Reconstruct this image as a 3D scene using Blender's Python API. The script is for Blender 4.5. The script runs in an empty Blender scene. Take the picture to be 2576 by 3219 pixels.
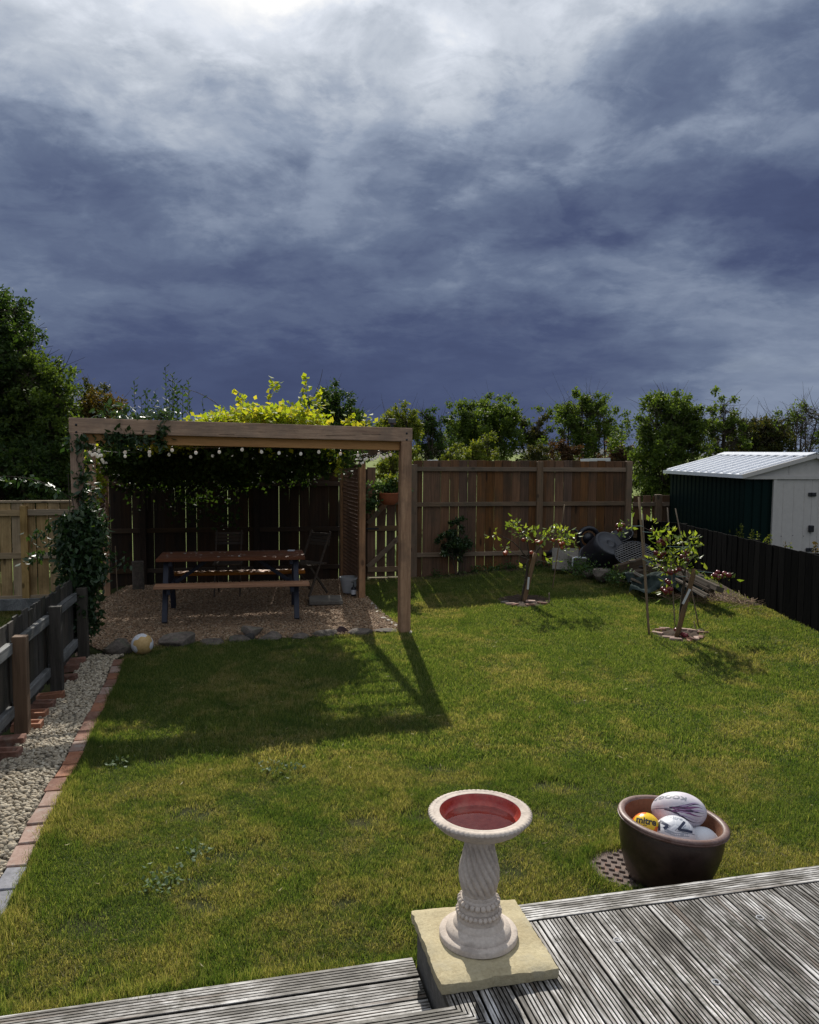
import bpy, bmesh, math, random
import numpy as np
from mathutils import Vector, Matrix, Euler
rad = math.radians
rng = np.random.default_rng(7)
random.seed(7)
SC = bpy.context.scene
COL = SC.collection

# ------------------------------------------------------------------ camera
F = 2500.0; CX = 1288.0; CY = 1609.5            # in pixels of the 2576 x 3219 photograph
CAM = Vector((0.0, 0.0, 1.95))
ROT = Matrix.Rotation(rad(90 - 4.4), 3, 'X') @ Matrix.Rotation(rad(0.42), 3, 'Z')
cd = bpy.data.cameras.new('camera'); cam = bpy.data.objects.new('camera', cd); COL.objects.link(cam)
cam.location = CAM; cam.rotation_euler = ROT.to_euler()
cd.sensor_fit = 'VERTICAL'; cd.sensor_height = 24.0; cd.lens = 24.0 * F / 3219.0
cd.clip_start = 0.05; cd.clip_end = 3000
SC.camera = cam
SC.render.resolution_x = 819; SC.render.resolution_y = 1024
SC.view_settings.view_transform = 'Standard'; SC.view_settings.look = 'None'
SC.view_settings.gamma = 1.0; SC.view_settings.use_curve_mapping = False
SC.view_settings.exposure = 0.12
SC.cycles.use_denoising = True
SC.cycles.max_bounces = 8; SC.cycles.transparent_max_bounces = 8
SC.cycles.sample_clamp_indirect = 6.0

SUN_EL, SUN_AZ = rad(37.5), rad(-6.0)            # azimuth from +Y towards +X

# ------------------------------------------------------------------ node helpers
class NT:
    def __init__(s, tree): s.t = tree; s.n = tree.nodes; s.l = tree.links
    def node(s, typ, **kw):
        n = s.n.new(typ)
        for k, v in kw.items():
            if k.startswith('_'): setattr(n, k[1:], v)
            else: n.inputs[k.replace('_', ' ')].default_value = v
        return n
    def link(s, a, b): s.l.new(a, b)
    def math(s, op, a, b=None, c=None, clamp=False):
        n = s.n.new('ShaderNodeMath'); n.operation = op; n.use_clamp = clamp
        for i, v in enumerate((a, b, c)):
            if v is None: continue
            if isinstance(v, (int, float)): n.inputs[i].default_value = v
            else: s.link(v, n.inputs[i])
        return n.outputs[0]
    def vmath(s, op, a, b=None, scale=None):
        n = s.n.new('ShaderNodeVectorMath'); n.operation = op
        for i, v in enumerate((a, b)):
            if v is None: continue
            if isinstance(v, (tuple, list)): n.inputs[i].default_value = v
            else: s.link(v, n.inputs[i])
        if scale is not None: n.inputs['Scale'].default_value = scale
        return n.outputs['Value'] if op in ('LENGTH', 'DOT_PRODUCT', 'DISTANCE') else n.outputs[0]
    def noise(s, vec, scale, detail=4, rough=0.55, dist=0.0, out=0):
        n = s.n.new('ShaderNodeTexNoise'); n.inputs['Scale'].default_value = scale
        n.inputs['Detail'].default_value = detail; n.inputs['Roughness'].default_value = rough
        n.inputs['Distortion'].default_value = dist
        if vec is not None: s.link(vec, n.inputs['Vector'])
        return n.outputs[out]
    def ramp(s, fac, stops, interp='LINEAR'):
        n = s.n.new('ShaderNodeValToRGB'); cr = n.color_ramp; cr.interpolation = interp
        while len(cr.elements) < len(stops): cr.elements.new(0.5)
        for e, (p, c) in zip(cr.elements, stops):
            e.position = p
            if isinstance(c, (int, float)): c = (c, c, c)
            e.color = (*c[:3], 1)
        s.link(fac, n.inputs[0]); return n.outputs[0]
    def mix(s, fac, a, b, mode='MIX'):
        n = s.n.new('ShaderNodeMix'); n.data_type = 'RGBA'; n.blend_type = mode
        for k, v in ((0, fac), (6, a), (7, b)):
            inp = n.inputs[k]
            if isinstance(v, (int, float)): inp.default_value = v if k == 0 else (v, v, v, 1)
            elif isinstance(v, (tuple, list)): inp.default_value = (*v[:3], 1)
            else: s.link(v, inp)
        return n.outputs[2]
    def mapr(s, v, a, b, c=0.0, d=1.0, smooth=False):
        n = s.n.new('ShaderNodeMapRange'); n.clamp = True
        if smooth: n.interpolation_type = 'SMOOTHSTEP'
        s.link(v, n.inputs[0])
        for i, x in enumerate((a, b, c, d)): n.inputs[i + 1].default_value = x
        return n.outputs[0]

def new_mat(name):
    m = bpy.data.materials.new(name); m.use_nodes = True
    nt = NT(m.node_tree); nt.n.clear()
    out = nt.n.new('ShaderNodeOutputMaterial')
    return m, nt, out

def srgb(r, g, b):
    f = lambda v: (v / 255 / 12.92) if v / 255 <= 0.04045 else ((v / 255 + 0.055) / 1.055) ** 2.4
    return (f(r), f(g), f(b))

# ------------------------------------------------------------------ world: storm clouds over a Nishita sky
world = bpy.data.worlds.new('World'); SC.world = world; world.use_nodes = True
w = NT(world.node_tree); w.n.clear()
wo = w.n.new('ShaderNodeOutputWorld'); bg = w.n.new('ShaderNodeBackground'); w.link(bg.outputs[0], wo.inputs[0])
sky = w.n.new('ShaderNodeTexSky'); sky.sky_type = 'NISHITA'; sky.sun_disc = False
sky.sun_elevation = SUN_EL; sky.sun_rotation = SUN_AZ
tc = w.n.new('ShaderNodeTexCoord'); D = tc.outputs['Generated']
sep = w.n.new('ShaderNodeSeparateXYZ'); w.link(D, sep.inputs[0])
AZ = w.math('MULTIPLY', w.math('ARCTAN2', sep.outputs[0], sep.outputs[1]), 57.2958)
EL = w.math('MULTIPLY', w.math('ARCSINE', sep.outputs[2]), 57.2958)
comb = w.n.new('ShaderNodeCombineXYZ'); w.link(AZ, comb.inputs[0]); w.link(EL, comb.inputs[1])
# a flat cloud deck seen in perspective, for the streaked cloud texture
den = w.math('ADD', w.math('MAXIMUM', sep.outputs[2], 0.0), 0.22)
cp = w.n.new('ShaderNodeCombineXYZ')
w.link(w.math('DIVIDE', sep.outputs[0], den), cp.inputs[0]); w.link(w.math('DIVIDE', sep.outputs[1], den), cp.inputs[1])
CPV = cp.outputs[0]
warp = w.vmath('SCALE', w.vmath('SUBTRACT', w.noise(CPV, 1.5, 6, 0.62, out=1), (0.5, 0.5, 0.5)), scale=10.0)
P = w.vmath('ADD', comb.outputs[0], warp)
warp2 = w.vmath('SCALE', w.vmath('SUBTRACT', w.noise(CPV, 6.0, 6, 0.62, out=1), (0.5, 0.5, 0.5)), scale=4.0)
P = w.vmath('ADD', P, warp2)
# cloud thickness known at a number of directions (azimuth, elevation), blended smoothly between them
PTS = [(-10, 30, 1.0), (-9, 34, 1.1), (-3, 31, .80), (-17, 30, .80), (-23, 27, .60), (-27, 23, .42), (-14, 26, .72), (-7.6, 24.6, .60), (-3.5, 26.5, .46), (4.7, 27, .68), (1, 24, .56), (9.5, 24, .56), (13, 28.5, .66), (22, 29, .62), (27, 30, .55),
       (-18.6, 22.6, .56), (-24, 20, .36), (-10, 21, .50), (1.3, 21, .48), (8, 20.5, .42), (16.5, 24.2, .25), (24.5, 26.5, .24), (12.5, 22.5, .36), (21, 22, .38), (27, 22.5, .30), (-21.6, 16.6, .33), (-12, 17, .40), (-5, 17.5, .38), (1.3, 17.5, .38), (9.8, 15.8, .27), (17, 16.5, .25), (24, 15.5, .20), (-1, 13.8, .27), (-8, 13.6, .30), (-16, 13, .34),
       (2.8, 12.0, .42), (9, 11.5, .36), (17.8, 12.8, .46), (14, 12, .42), (25.5, 12.4, .25), (23, 9.8, .42), (-23, 10.5, .36), (-15, 9.5, .27), (-6, 9.5, .31), (6.4, 8.8, .24), (16.3, 7.6, .27), (20, 8.8, .38), (-26, 5, .25), (-18, 6, .22), (-8, 5, .20), (1, 5.5, .24), (9, 5.2, .24), (14, 3.8, .30), (25, 5, .44), (20, 2, .42), (8, 1.5, .24), (-3, 1.5, .20)]
tot = None; wt = None
for (a, e, v) in PTS:
    mp = w.n.new('ShaderNodeVectorMath'); mp.operation = 'SUBTRACT'; w.link(P, mp.inputs[0]); mp.inputs[1].default_value = (a, e, 0)
    q = w.vmath('MULTIPLY', mp.outputs[0], (1 / 4.6, 1 / 2.5, 0))
    g = w.math('EXPONENT', w.math('MULTIPLY', w.vmath('DOT_PRODUCT', q, q), -1.0))
    gv = w.math('MULTIPLY', g, v)
    tot = gv if tot is None else w.math('ADD', tot, gv); wt = g if wt is None else w.math('ADD', wt, g)
base = w.math('ADD', w.mapr(EL, 12.0, 60.0, 0.34, 0.56), w.math('MULTIPLY', w.mapr(w.math('ABSOLUTE', AZ), 40.0, 180.0, 0.0, 0.10), 1.0))
lum = w.math('DIVIDE', w.math('ADD', tot, w.math('MULTIPLY', base, 0.06)), w.math('ADD', wt, 0.06))
fine = w.math('MULTIPLY', w.math('SUBTRACT', w.noise(CPV, 3.2, 10, 0.62, 0.5), 0.5), 0.36)
fine2 = w.math('MULTIPLY', w.math('SUBTRACT', w.noise(CPV, 12.0, 8, 0.62, 0.8), 0.5), 0.13)
fade = w.math('MULTIPLY', w.mapr(EL, 3.0, 24.0, 0.16, 1.05), w.mapr(lum, 0.25, 0.6, 0.55, 1.1))
edge1 = w.mapr(w.noise(w.vmath('ADD', CPV, (3.1, 1.7, 0)), 1.9, 10, 0.60, 0.35), 0.44, 0.56, -0.05, 0.05, True)      # firm cloud edges
edge2 = w.mapr(w.noise(w.vmath('ADD', CPV, (7.7, 4.2, 0)), 4.6, 9, 0.62, 0.4), 0.45, 0.58, -0.035, 0.035, True)
lum = w.math('ADD', lum, w.math('MULTIPLY', w.math('ADD', w.math('ADD', fine, fine2), w.math('ADD', edge1, edge2)), fade))
lum = w.math('ADD', lum, w.mapr(EL, 14.0, 28.0, 0.0, 0.13, True))
ccol = w.ramp(lum, [(0.12, srgb(52, 60, 92)), (0.25, srgb(74, 85, 117)), (0.36, srgb(103, 116, 142)), (0.50, srgb(147, 159, 179)), (0.64, srgb(188, 196, 208)), (0.80, srgb(222, 228, 238)), (0.97, srgb(255, 255, 255))])
nsk = w.mix(1.0, sky.outputs[0], (0.10, 0.10, 0.10), 'MULTIPLY')     # Nishita at strength 0.1
hole = w.mapr(w.noise(CPV, 1.1, 3), 0.62, 0.80, 0.0, 0.12)
w.link(w.mix(hole, ccol, nsk), bg.inputs[0]); bg.inputs[1].default_value = 0.92
try: world.cycles.sampling_method = 'MANUAL'; world.cycles.sample_map_resolution = 512
except Exception: pass

sd = bpy.data.lights.new('sun', 'SUN'); sd.energy = 5.0; sd.angle = rad(0.6); sd.color = (1.0, 0.95, 0.86)
sun = bpy.data.objects.new('sun', sd); COL.objects.link(sun)
sv = Vector((math.sin(SUN_AZ) * math.cos(SUN_EL), math.cos(SUN_AZ) * math.cos(SUN_EL), math.sin(SUN_EL)))
sun.rotation_euler = sv.to_track_quat('Z', 'Y').to_euler(); sun.location = (0, 0, 20)

# ------------------------------------------------------------------ ground shape and picture rays
def ss(a, b, t):
    t = np.clip((np.asarray(t, float) - a) / (b - a), 0, 1); return t * t * (3 - 2 * t)
def terrain(x, y):
    x = np.asarray(x, float); y = np.asarray(y, float)
    z = -0.22 + 0.03 * ss(6.5, 9.3, y) + ss(9.3, 12.9, y) * (0.05 + 0.14 * ss(-0.2, 2.2, x)) + 0.13 * ss(3, 4.5, x) * ss(6, 9.3, y)
    z = z + 0.006 * np.sin(x * 2.1 + 1) * np.sin(y * 1.7) + 0.004 * np.sin(x * 5.3) * np.sin(y * 4.1 + 2)
    fl = 13.0 + 0.2126 * x
    out = ss(0.0, 1.6, y - fl - 0.15)
    z = z * (1 - out) + -0.42 * out
    lx = -2.06 - 0.178 * y
    o2 = ss(0.05, 0.35, lx - x) * (1 - ss(8.2, 8.6, y)) + ss(0.1, 0.4, -4.35 - x) * ss(8.2, 8.6, y)
    o2 = np.clip(o2, 0, 1)
    return z * (1 - o2) + -0.5 * o2
def tz(x, y): return float(terrain(x, y))
def ray(px, py): return ROT @ Vector(((px - CX) / F, -(py - CY) / F, -1.0))
def at_z(px, py, z):
    r = ray(px, py); return CAM + r * ((z - CAM.z) / r.z)
def at_y(px, py, Y):
    r = ray(px, py); return CAM + r * (Y / r.y)
def on_ground(px, py):
    z = -0.2
    for _ in range(12):
        p = at_z(px, py, z); z = 0.5 * z + 0.5 * tz(p.x, p.y)
    return at_z(px, py, z)

# ------------------------------------------------------------------ mesh helpers
def link(o, parent=None):
    COL.objects.link(o)
    if parent is not None: o.parent = parent
    return o
def tag(o, label=None, cat=None, group=None, kind=None):
    if label: o['label'] = label
    if cat: o['category'] = cat
    if group: o['group'] = group
    if kind: o['kind'] = kind
    return o
def thing(name, label, cat, loc=(0, 0, 0), rz=0.0, group=None, rot=None):
    o = bpy.data.objects.new(name, None); COL.objects.link(o)
    o.empty_display_size = 0.1
    o.location = loc; o.rotation_euler = rot if rot is not None else (0, 0, rz)
    return tag(o, label, cat, group)
def mesh_np(name, V, Fs, mat=None, smooth=False):
    """V (n,3); Fs list of index arrays each (m,k)."""
    me = bpy.data.meshes.new(name)
    V = np.asarray(V, np.float32); me.vertices.add(len(V)); me.vertices.foreach_set('co', V.ravel())
    if not isinstance(Fs, list): Fs = [Fs]
    Fs = [np.asarray(f, np.int32) for f in Fs if len(f)]
    nl = sum(f.size for f in Fs); nf = sum(len(f) for f in Fs)
    me.loops.add(nl); me.loops.foreach_set('vertex_index', np.concatenate([f.ravel() for f in Fs]))
    me.polygons.add(nf)
    tot = np.concatenate([np.full(len(f), f.shape[1], np.int32) for f in Fs])
    st = np.concatenate([[0], np.cumsum(tot)[:-1]]).astype(np.int32)
    me.polygons.foreach_set('loop_start', st); me.polygons.foreach_set('loop_total', tot)
    if smooth: me.polygons.foreach_set('use_smooth', np.ones(nf, bool))
    me.update(calc_edges=True); me.validate()
    if mat: me.materials.append(mat)
    return me
def obj(name, me, parent=None, loc=(0, 0, 0), rot=(0, 0, 0), scale=None):
    o = bpy.data.objects.new(name, me); link(o, parent)
    o.location = loc; o.rotation_euler = rot
    if scale is not None: o.scale = scale
    return o

class MB:
    def __init__(s): s.v = []; s.f = []; s.m = []; s.mi = 0
    def add(s, vs, fs):
        b = len(s.v); s.v += [tuple(v) for v in vs]; s.f += [tuple(i + b for i in f) for f in fs]; s.m += [s.mi] * len(fs)
    def box(s, c, d, R=None, b=0.0):
        c = Vector(c); hx, hy, hz = d[0] / 2, d[1] / 2, d[2] / 2
        if b <= 0:
            vs = [Vector((x * hx, y * hy, z * hz)) for x in (-1, 1) for y in (-1, 1) for z in (-1, 1)]
            fs = [(0, 1, 3, 2), (4, 6, 7, 5), (0, 4, 5, 1), (2, 3, 7, 6), (0, 2, 6, 4), (1, 5, 7, 3)]
        else:
            vs = []; idx = {}
            for x in (-1, 1):
                for y in (-1, 1):
                    for z in (-1, 1):
                        for a in range(3):
                            p = [x * (hx - b), y * (hy - b), z * (hz - b)]
                            p[a] = (x * hx, y * hy, z * hz)[a]
                            idx[(x, y, z, a)] = len(vs); vs.append(Vector(p))
            fs = []
            for a in range(3):
                o = [i for i in range(3) if i != a]
                for sg in (-1, 1):
                    q = []
                    for u, v2 in ((-1, -1), (1, -1), (1, 1), (-1, 1)):
                        k = [0, 0, 0]; k[a] = sg; k[o[0]] = u; k[o[1]] = v2; q.append(idx[(*k, a)])
                    fs.append(q)
                    o0, o1 = o
            for a in range(3):          # edges parallel to axis a
                o = [i for i in range(3) if i != a]
                for u in (-1, 1):
                    for v2 in (-1, 1):
                        k1 = [0, 0, 0]; k1[a] = -1; k1[o[0]] = u; k1[o[1]] = v2
                        k2 = list(k1); k2[a] = 1
                        fs.append((idx[(*k1, o[0])], idx[(*k2, o[0])], idx[(*k2, o[1])], idx[(*k1, o[1])]))
            for x in (-1, 1):
                for y in (-1, 1):
                    for z in (-1, 1): fs.append([idx[(x, y, z, a)] for a in range(3)])
        if R is not None: vs = [R @ v for v in vs]
        s.add([v + c for v in vs], fs)
    def tube(s, pts, r, n=8, cap=True):
        pts = [Vector(p) for p in pts]; rr = r if isinstance(r, (list, tuple, np.ndarray)) else [r] * len(pts)
        rings = []; up = None
        for i, p in enumerate(pts):
            t = (pts[min(i + 1, len(pts) - 1)] - pts[max(i - 1, 0)])
            if t.length < 1e-9: t = Vector((0, 0, 1))
            t.normalize()
            if up is None: up = t.orthogonal().normalized()
            up = (up - t * up.dot(t)); up = up.normalized() if up.length > 1e-6 else t.orthogonal().normalized()
            sd_ = t.cross(up)
            rings.append([p + (up * math.cos(2 * math.pi * k / n) + sd_ * math.sin(2 * math.pi * k / n)) * rr[i] for k in range(n)])
        vs = [v for g in rings for v in g]; fs = []
        for i in range(len(pts) - 1):
            for k in range(n):
                k2 = (k + 1) % n; fs.append((i * n + k, i * n + k2, (i + 1) * n + k2, (i + 1) * n + k))
        if cap: fs.append(tuple(range(n - 1, -1, -1))); fs.append(tuple((len(pts) - 1) * n + k for k in range(n)))
        s.add(vs, fs)
    def lathe(s, prof, n=48, c=(0, 0, 0), fn=None, closed=False):
        vs = []; fs = []
        for (r, z) in prof:
            for k in range(n):
                a = 2 * math.pi * k / n; q = r
                if fn: q = fn(r, z, a)
                vs.append((c[0] + q * math.cos(a), c[1] + q * math.sin(a), c[2] + z))
        for i in range(len(prof) - 1):
            for k in range(n):
                k2 = (k + 1) % n; fs.append((i * n + k, i * n + k2, (i + 1) * n + k2, (i + 1) * n + k))
        s.add(vs, fs)
    def mesh(s, name, mat, smooth=False):
        me = bpy.data.meshes.new(name); me.from_pydata([tuple(v) for v in s.v], [], s.f)
        for m in (mat if isinstance(mat, (list, tuple)) else [mat]):
            if m: me.materials.append(m)
        if any(s.m): me.polygons.foreach_set('material_index', s.m)
        bm = bmesh.new(); bm.from_mesh(me); bmesh.ops.recalc_face_normals(bm, faces=bm.faces); bm.to_mesh(me); bm.free()
        if smooth: me.polygons.foreach_set('use_smooth', [True] * len(me.polygons))
        me.update(); return me
    def build(s, name, mat, parent=None, loc=(0, 0, 0), rot=(0, 0, 0), smooth=False):
        return obj(name, s.mesh(name, mat, smooth), parent, loc, rot)
def boxmesh(name, d, mat, b=0.003):
    m = MB(); m.box((0, 0, 0), d, b=b); return m.mesh(name, mat)
def sharp(o, ang=40):
    try:
        o.data.set_sharp_from_angle(angle=rad(ang))
    except Exception: pass
    return o

# ------------------------------------------------------------------ materials
def princ(nt, out, col, rough=0.7, bump=None, bstr=0.3, bdist=0.005, spec=0.3, **kw):
    p = nt.n.new('ShaderNodeBsdfPrincipled')
    if isinstance(col, (tuple, list)): p.inputs['Base Color'].default_value = (*col[:3], 1)
    else: nt.link(col, p.inputs['Base Color'])
    if isinstance(rough, (int, float)): p.inputs['Roughness'].default_value = rough
    else: nt.link(rough, p.inputs['Roughness'])
    p.inputs['Specular IOR Level'].default_value = spec
    for k, v in kw.items(): p.inputs[k.replace('_', ' ')].default_value = v
    if bump is not None:
        b = nt.n.new('ShaderNodeBump'); b.inputs['Strength'].default_value = bstr; b.inputs['Distance'].default_value = bdist
        nt.link(bump, b.inputs['Height']); nt.link(b.outputs[0], p.inputs['Normal'])
    nt.link(p.outputs[0], out.inputs[0]); return p
def wood(name, dark, light, axis='Z', knots=True, rough=0.8, grain=1.0, rand=0.25, stain=None, stain_amt=0.5, bstr=0.5, spec=0.3):
    m, nt, out = new_mat(name)
    tcn = nt.n.new('ShaderNodeTexCoord'); oi = nt.n.new('ShaderNodeObjectInfo')
    off = nt.vmath('SCALE', nt.vmath('ADD', (0.3, 1.7, 2.9), oi.outputs['Location']), scale=1.0)
    rv = nt.n.new('ShaderNodeCombineXYZ')
    for i in range(3): nt.link(nt.math('MULTIPLY', oi.outputs['Random'], (17.3, 31.7, 11.9)[i]), rv.inputs[i])
    v = nt.vmath('ADD', tcn.outputs['Object'], rv.outputs[0])
    sc = {'Z': (1, 1, 0.07), 'X': (0.07, 1, 1), 'Y': (1, 0.07, 1)}[axis]
    vs_ = nt.vmath('MULTIPLY', v, sc)
    g1 = nt.noise(vs_, 55 * grain, 5, 0.65, 0.6)
    g2 = nt.noise(vs_, 14 * grain, 4, 0.6, 1.2)
    g = nt.math('ADD', nt.math('MULTIPLY', g1, 0.55), nt.math('MULTIPLY', g2, 0.55))
    mid = tuple((a + b) / 2 for a, b in zip(dark, light))
    c = nt.ramp(g, [(0.32, dark), (0.52, mid), (0.72, light)])
    if knots:
        vk = nt.n.new('ShaderNodeTexVoronoi'); vk.inputs['Scale'].default_value = 5.0
        sk = {'Z': (1, 1, 0.5), 'X': (0.5, 1, 1), 'Y': (1, 0.5, 1)}[axis]
        nt.link(nt.vmath('MULTIPLY', v, sk), vk.inputs['Vector'])
        k = nt.mapr(vk.outputs['Distance'], 0.06, 0.16, 0.8, 0.0, True)
        c = nt.mix(k, c, tuple(x * 0.35 for x in dark))
    if stain:
        st = nt.mapr(nt.noise(v, 3.5, 5, 0.65), 0.42, 0.66, 0.0, stain_amt, True)
        c = nt.mix(st, c, stain)
    hs = nt.n.new('ShaderNodeHueSaturation'); nt.link(c, hs.inputs['Color'])
    nt.link(nt.mapr(oi.outputs['Random'], 0, 1, 1 - rand, 1 + rand), hs.inputs['Value'])
    nt.link(nt.mapr(nt.math('FRACT', nt.math('MULTIPLY', oi.outputs['Random'], 7.7)), 0, 1, 0.75, 1.15), hs.inputs['Saturation'])
    princ(nt, out, hs.outputs[0], rough, g1, bstr, 0.004, spec)
    return m
def speckle(name, c1, c2, scale=60, rough=0.85, c3=None, big=4, bstr=0.4, bdist=0.003, rand=0.0, spec=0.3, **kw):
    m, nt, out = new_mat(name)
    tcn = nt.n.new('ShaderNodeTexCoord'); oi = nt.n.new('ShaderNodeObjectInfo')
    rv = nt.n.new('ShaderNodeCombineXYZ')
    for i in range(3): nt.link(nt.math('MULTIPLY', oi.outputs['Random'], (17.3, 31.7, 11.9)[i]), rv.inputs[i])
    v = nt.vmath('ADD', tcn.outputs['Object'], rv.outputs[0])
    n1 = nt.noise(v, scale, 5, 0.7); n2 = nt.noise(v, big, 5, 0.6)
    f = nt.math('ADD', nt.math('MULTIPLY', n1, 0.5), nt.math('MULTIPLY', n2, 0.5))
    c = nt.ramp(f, [(0.36, c1), (0.62, c2)])
    if c3: c = nt.mix(nt.mapr(nt.noise(v, big * 1.7, 6, 0.7), 0.5, 0.68, 0, 0.85, True), c, c3)
    if rand:
        hs = nt.n.new('ShaderNodeHueSaturation'); nt.link(c, hs.inputs['Color'])
        nt.link(nt.mapr(oi.outputs['Random'], 0, 1, 1 - rand, 1 + rand), hs.inputs['Value']); c = hs.outputs[0]
    princ(nt, out, c, rough, n1, bstr, bdist, spec, **kw)
    return m
def leafmat(name, cols, trans=0.45, rough=0.6, tint=None, spec=0.15):
    """cols: list of leaf colours picked at random leaf by leaf."""
    m, nt, out = new_mat(name)
    ge = nt.n.new('ShaderNodeNewGeometry')
    r = ge.outputs['Random Per Island']
    n = len(cols)
    c = nt.ramp(r, [((i + 0.5) / n, cc) for i, cc in enumerate(cols)])
    c = nt.mix(nt.mapr(nt.noise(ge.outputs['Position'], 1.7, 3), 0.3, 0.7, 0.0, 0.5), c, tuple(x * 0.55 for x in cols[0]))
    p = nt.n.new('ShaderNodeBsdfPrincipled'); nt.link(c, p.inputs['Base Color']); p.inputs['Roughness'].default_value = rough
    p.inputs['Specular IOR Level'].default_value = spec
    t = nt.n.new('ShaderNodeBsdfTranslucent')
    tcn = nt.mix(1.0, c, tint or (1.7, 1.5, 0.5), 'MULTIPLY'); nt.link(tcn, t.inputs[0])
    mx = nt.n.new('ShaderNodeMixShader'); mx.inputs[0].default_value = trans
    nt.link(p.outputs[0], mx.inputs[1]); nt.link(t.outputs[0], mx.inputs[2]); nt.link(mx.outputs[0], out.inputs[0])
    return m
def plain(name, col, rough=0.6, metallic=0.0, spec=0.4, bump=0.0, emit=None, **kw):
    m, nt, out = new_mat(name)
    tcn = nt.n.new('ShaderNodeTexCoord'); n1 = nt.noise(tcn.outputs['Object'], 18, 5, 0.6)
    c = nt.mix(nt.mapr(n1, 0.3, 0.7, 0, 0.35), col, tuple(x * 0.7 for x in col))
    p = princ(nt, out, c, nt.mapr(n1, 0.2, 0.8, max(0.02, rough - 0.08), rough + 0.08), n1 if bump else None, bump, 0.002, spec, **kw)
    p.inputs['Metallic'].default_value = metallic
    return m

M = {}
M['fence'] = wood('fence_wood', (0.055, 0.026, 0.011), (0.20, 0.092, 0.036), 'Z', stain=(0.055, 0.042, 0.023), stain_amt=0.5, rand=0.22)
M['fence_dark'] = wood('shade_darkened_fence_wood', (0.013, 0.007, 0.0035), (0.055, 0.028, 0.013), 'Z', stain=(0.02, 0.017, 0.01), rand=0.35)  # copy of the fence wood, darkened to stand in for roof shade
M['rail_dark'] = wood('shade_darkened_rail_wood', (0.022, 0.013, 0.007), (0.07, 0.042, 0.022), 'X', rand=0.2)  # rails of that section, roof shade put into the colour as well
M['fence_rail'] = wood('fence_rail_wood', (0.10, 0.065, 0.034), (0.24, 0.15, 0.08), 'X', stain=(0.09, 0.08, 0.05), rand=0.2)
M['fence_post'] = wood('fence_post_wood', (0.09, 0.058, 0.032), (0.22, 0.135, 0.075), 'Z', stain=(0.09, 0.08, 0.05), rand=0.2)
M['newfence'] = wood('pale_fence_wood', (0.18, 0.115, 0.05), (0.42, 0.29, 0.14), 'Z', rand=0.25, stain=(0.09, 0.055, 0.02), stain_amt=0.5)
M['newrail'] = wood('pale_rail_wood', (0.18, 0.125, 0.06), (0.40, 0.28, 0.15), 'X', rand=0.15)
M['darkfence'] = wood('grey_black_wood', (0.018, 0.015, 0.012), (0.085, 0.072, 0.058), 'Z', rand=0.3, stain=(0.022, 0.026, 0.018), knots=False)
M['darkrail'] = wood('weathered_rail_wood', (0.05, 0.05, 0.05), (0.24, 0.24, 0.23), 'Y', rand=0.2, knots=False, stain=(0.03, 0.035, 0.03))
M['blackfence'] = wood('black_stained_wood', (0.0025, 0.0025, 0.0025), (0.009, 0.0085, 0.008), 'Z', rand=0.3, knots=False, rough=0.95, spec=0.04)
M['pergola'] = wood('pergola_post_wood', (0.20, 0.095, 0.048), (0.58, 0.34, 0.19), 'Z', rand=0.1, stain=(0.16, 0.10, 0.065), stain_amt=0.5, bstr=1.0)
M['pergola_x'] = wood('pergola_beam_wood', (0.20, 0.105, 0.06), (0.55, 0.34, 0.20), 'X', rand=0.1, stain=(0.20, 0.14, 0.10), stain_amt=0.5, bstr=1.0)
M['pergola_in'] = wood('pergola_bearer_wood', (0.36, 0.18, 0.075), (0.55, 0.30, 0.13), 'X', rand=0.1)
M['lattice'] = wood('lattice_wood', (0.07, 0.04, 0.026), (0.18, 0.105, 0.068), 'Z', rand=0.1, knots=False)
M['plank_red'] = wood('red_brown_plank_wood', (0.085, 0.028, 0.014), (0.20, 0.075, 0.035), 'X', rand=0.15, rough=0.55, knots=False)
M['plank_orange'] = wood('orange_plank_wood', (0.24, 0.09, 0.028), (0.46, 0.20, 0.07), 'X', rand=0.1, rough=0.55, knots=False)
M['bluepaint'] = plain('slate_blue_paint', (0.020, 0.023, 0.038), 0.55, bump=0.1)
M['chairwood'] = wood('chair_wood', (0.03, 0.02, 0.014), (0.09, 0.065, 0.045), 'X', rand=0.1, knots=False)
M['barrow'] = plain('black_plastic', (0.012, 0.012, 0.016), 0.38, spec=0.5, bump=0.05)
M['metal_dark'] = plain('dark_steel', (0.05, 0.05, 0.055), 0.45, 0.6)
M['bark'] = speckle('bark', (0.028, 0.022, 0.015), (0.09, 0.07, 0.048), 30, bstr=0.8, bdist=0.01)
M['cane'] = wood('bamboo_cane', (0.12, 0.08, 0.05), (0.26, 0.19, 0.12), 'Z', knots=False, rand=0.15)
M['soil'] = speckle('soil', (0.018, 0.011, 0.007), (0.075, 0.046, 0.028), 45, 0.95, c3=(0.05, 0.035, 0.02), big=6, bstr=1.0, bdist=0.02)
M['rock'] = speckle('garden_rock', (0.055, 0.045, 0.038), (0.17, 0.14, 0.115), 22, 0.9, c3=(0.10, 0.105, 0.07), big=5, bstr=0.9, bdist=0.015, rand=0.25)
M['brick'] = speckle('red_brick', (0.13, 0.062, 0.043), (0.24, 0.125, 0.088), 40, 0.9, c3=(0.24, 0.17, 0.13), big=9, rand=0.3, bstr=0.6)
M['brick_pink'] = speckle('pink_brick', (0.25, 0.155, 0.12), (0.38, 0.27, 0.22), 40, 0.9, c3=(0.36, 0.31, 0.27), big=9, rand=0.15, bstr=0.6)
M['brick_grey'] = speckle('slate_grey_paver', (0.14, 0.14, 0.155), (0.26, 0.26, 0.28), 40, 0.85, big=9, rand=0.12, bstr=0.6)
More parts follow.
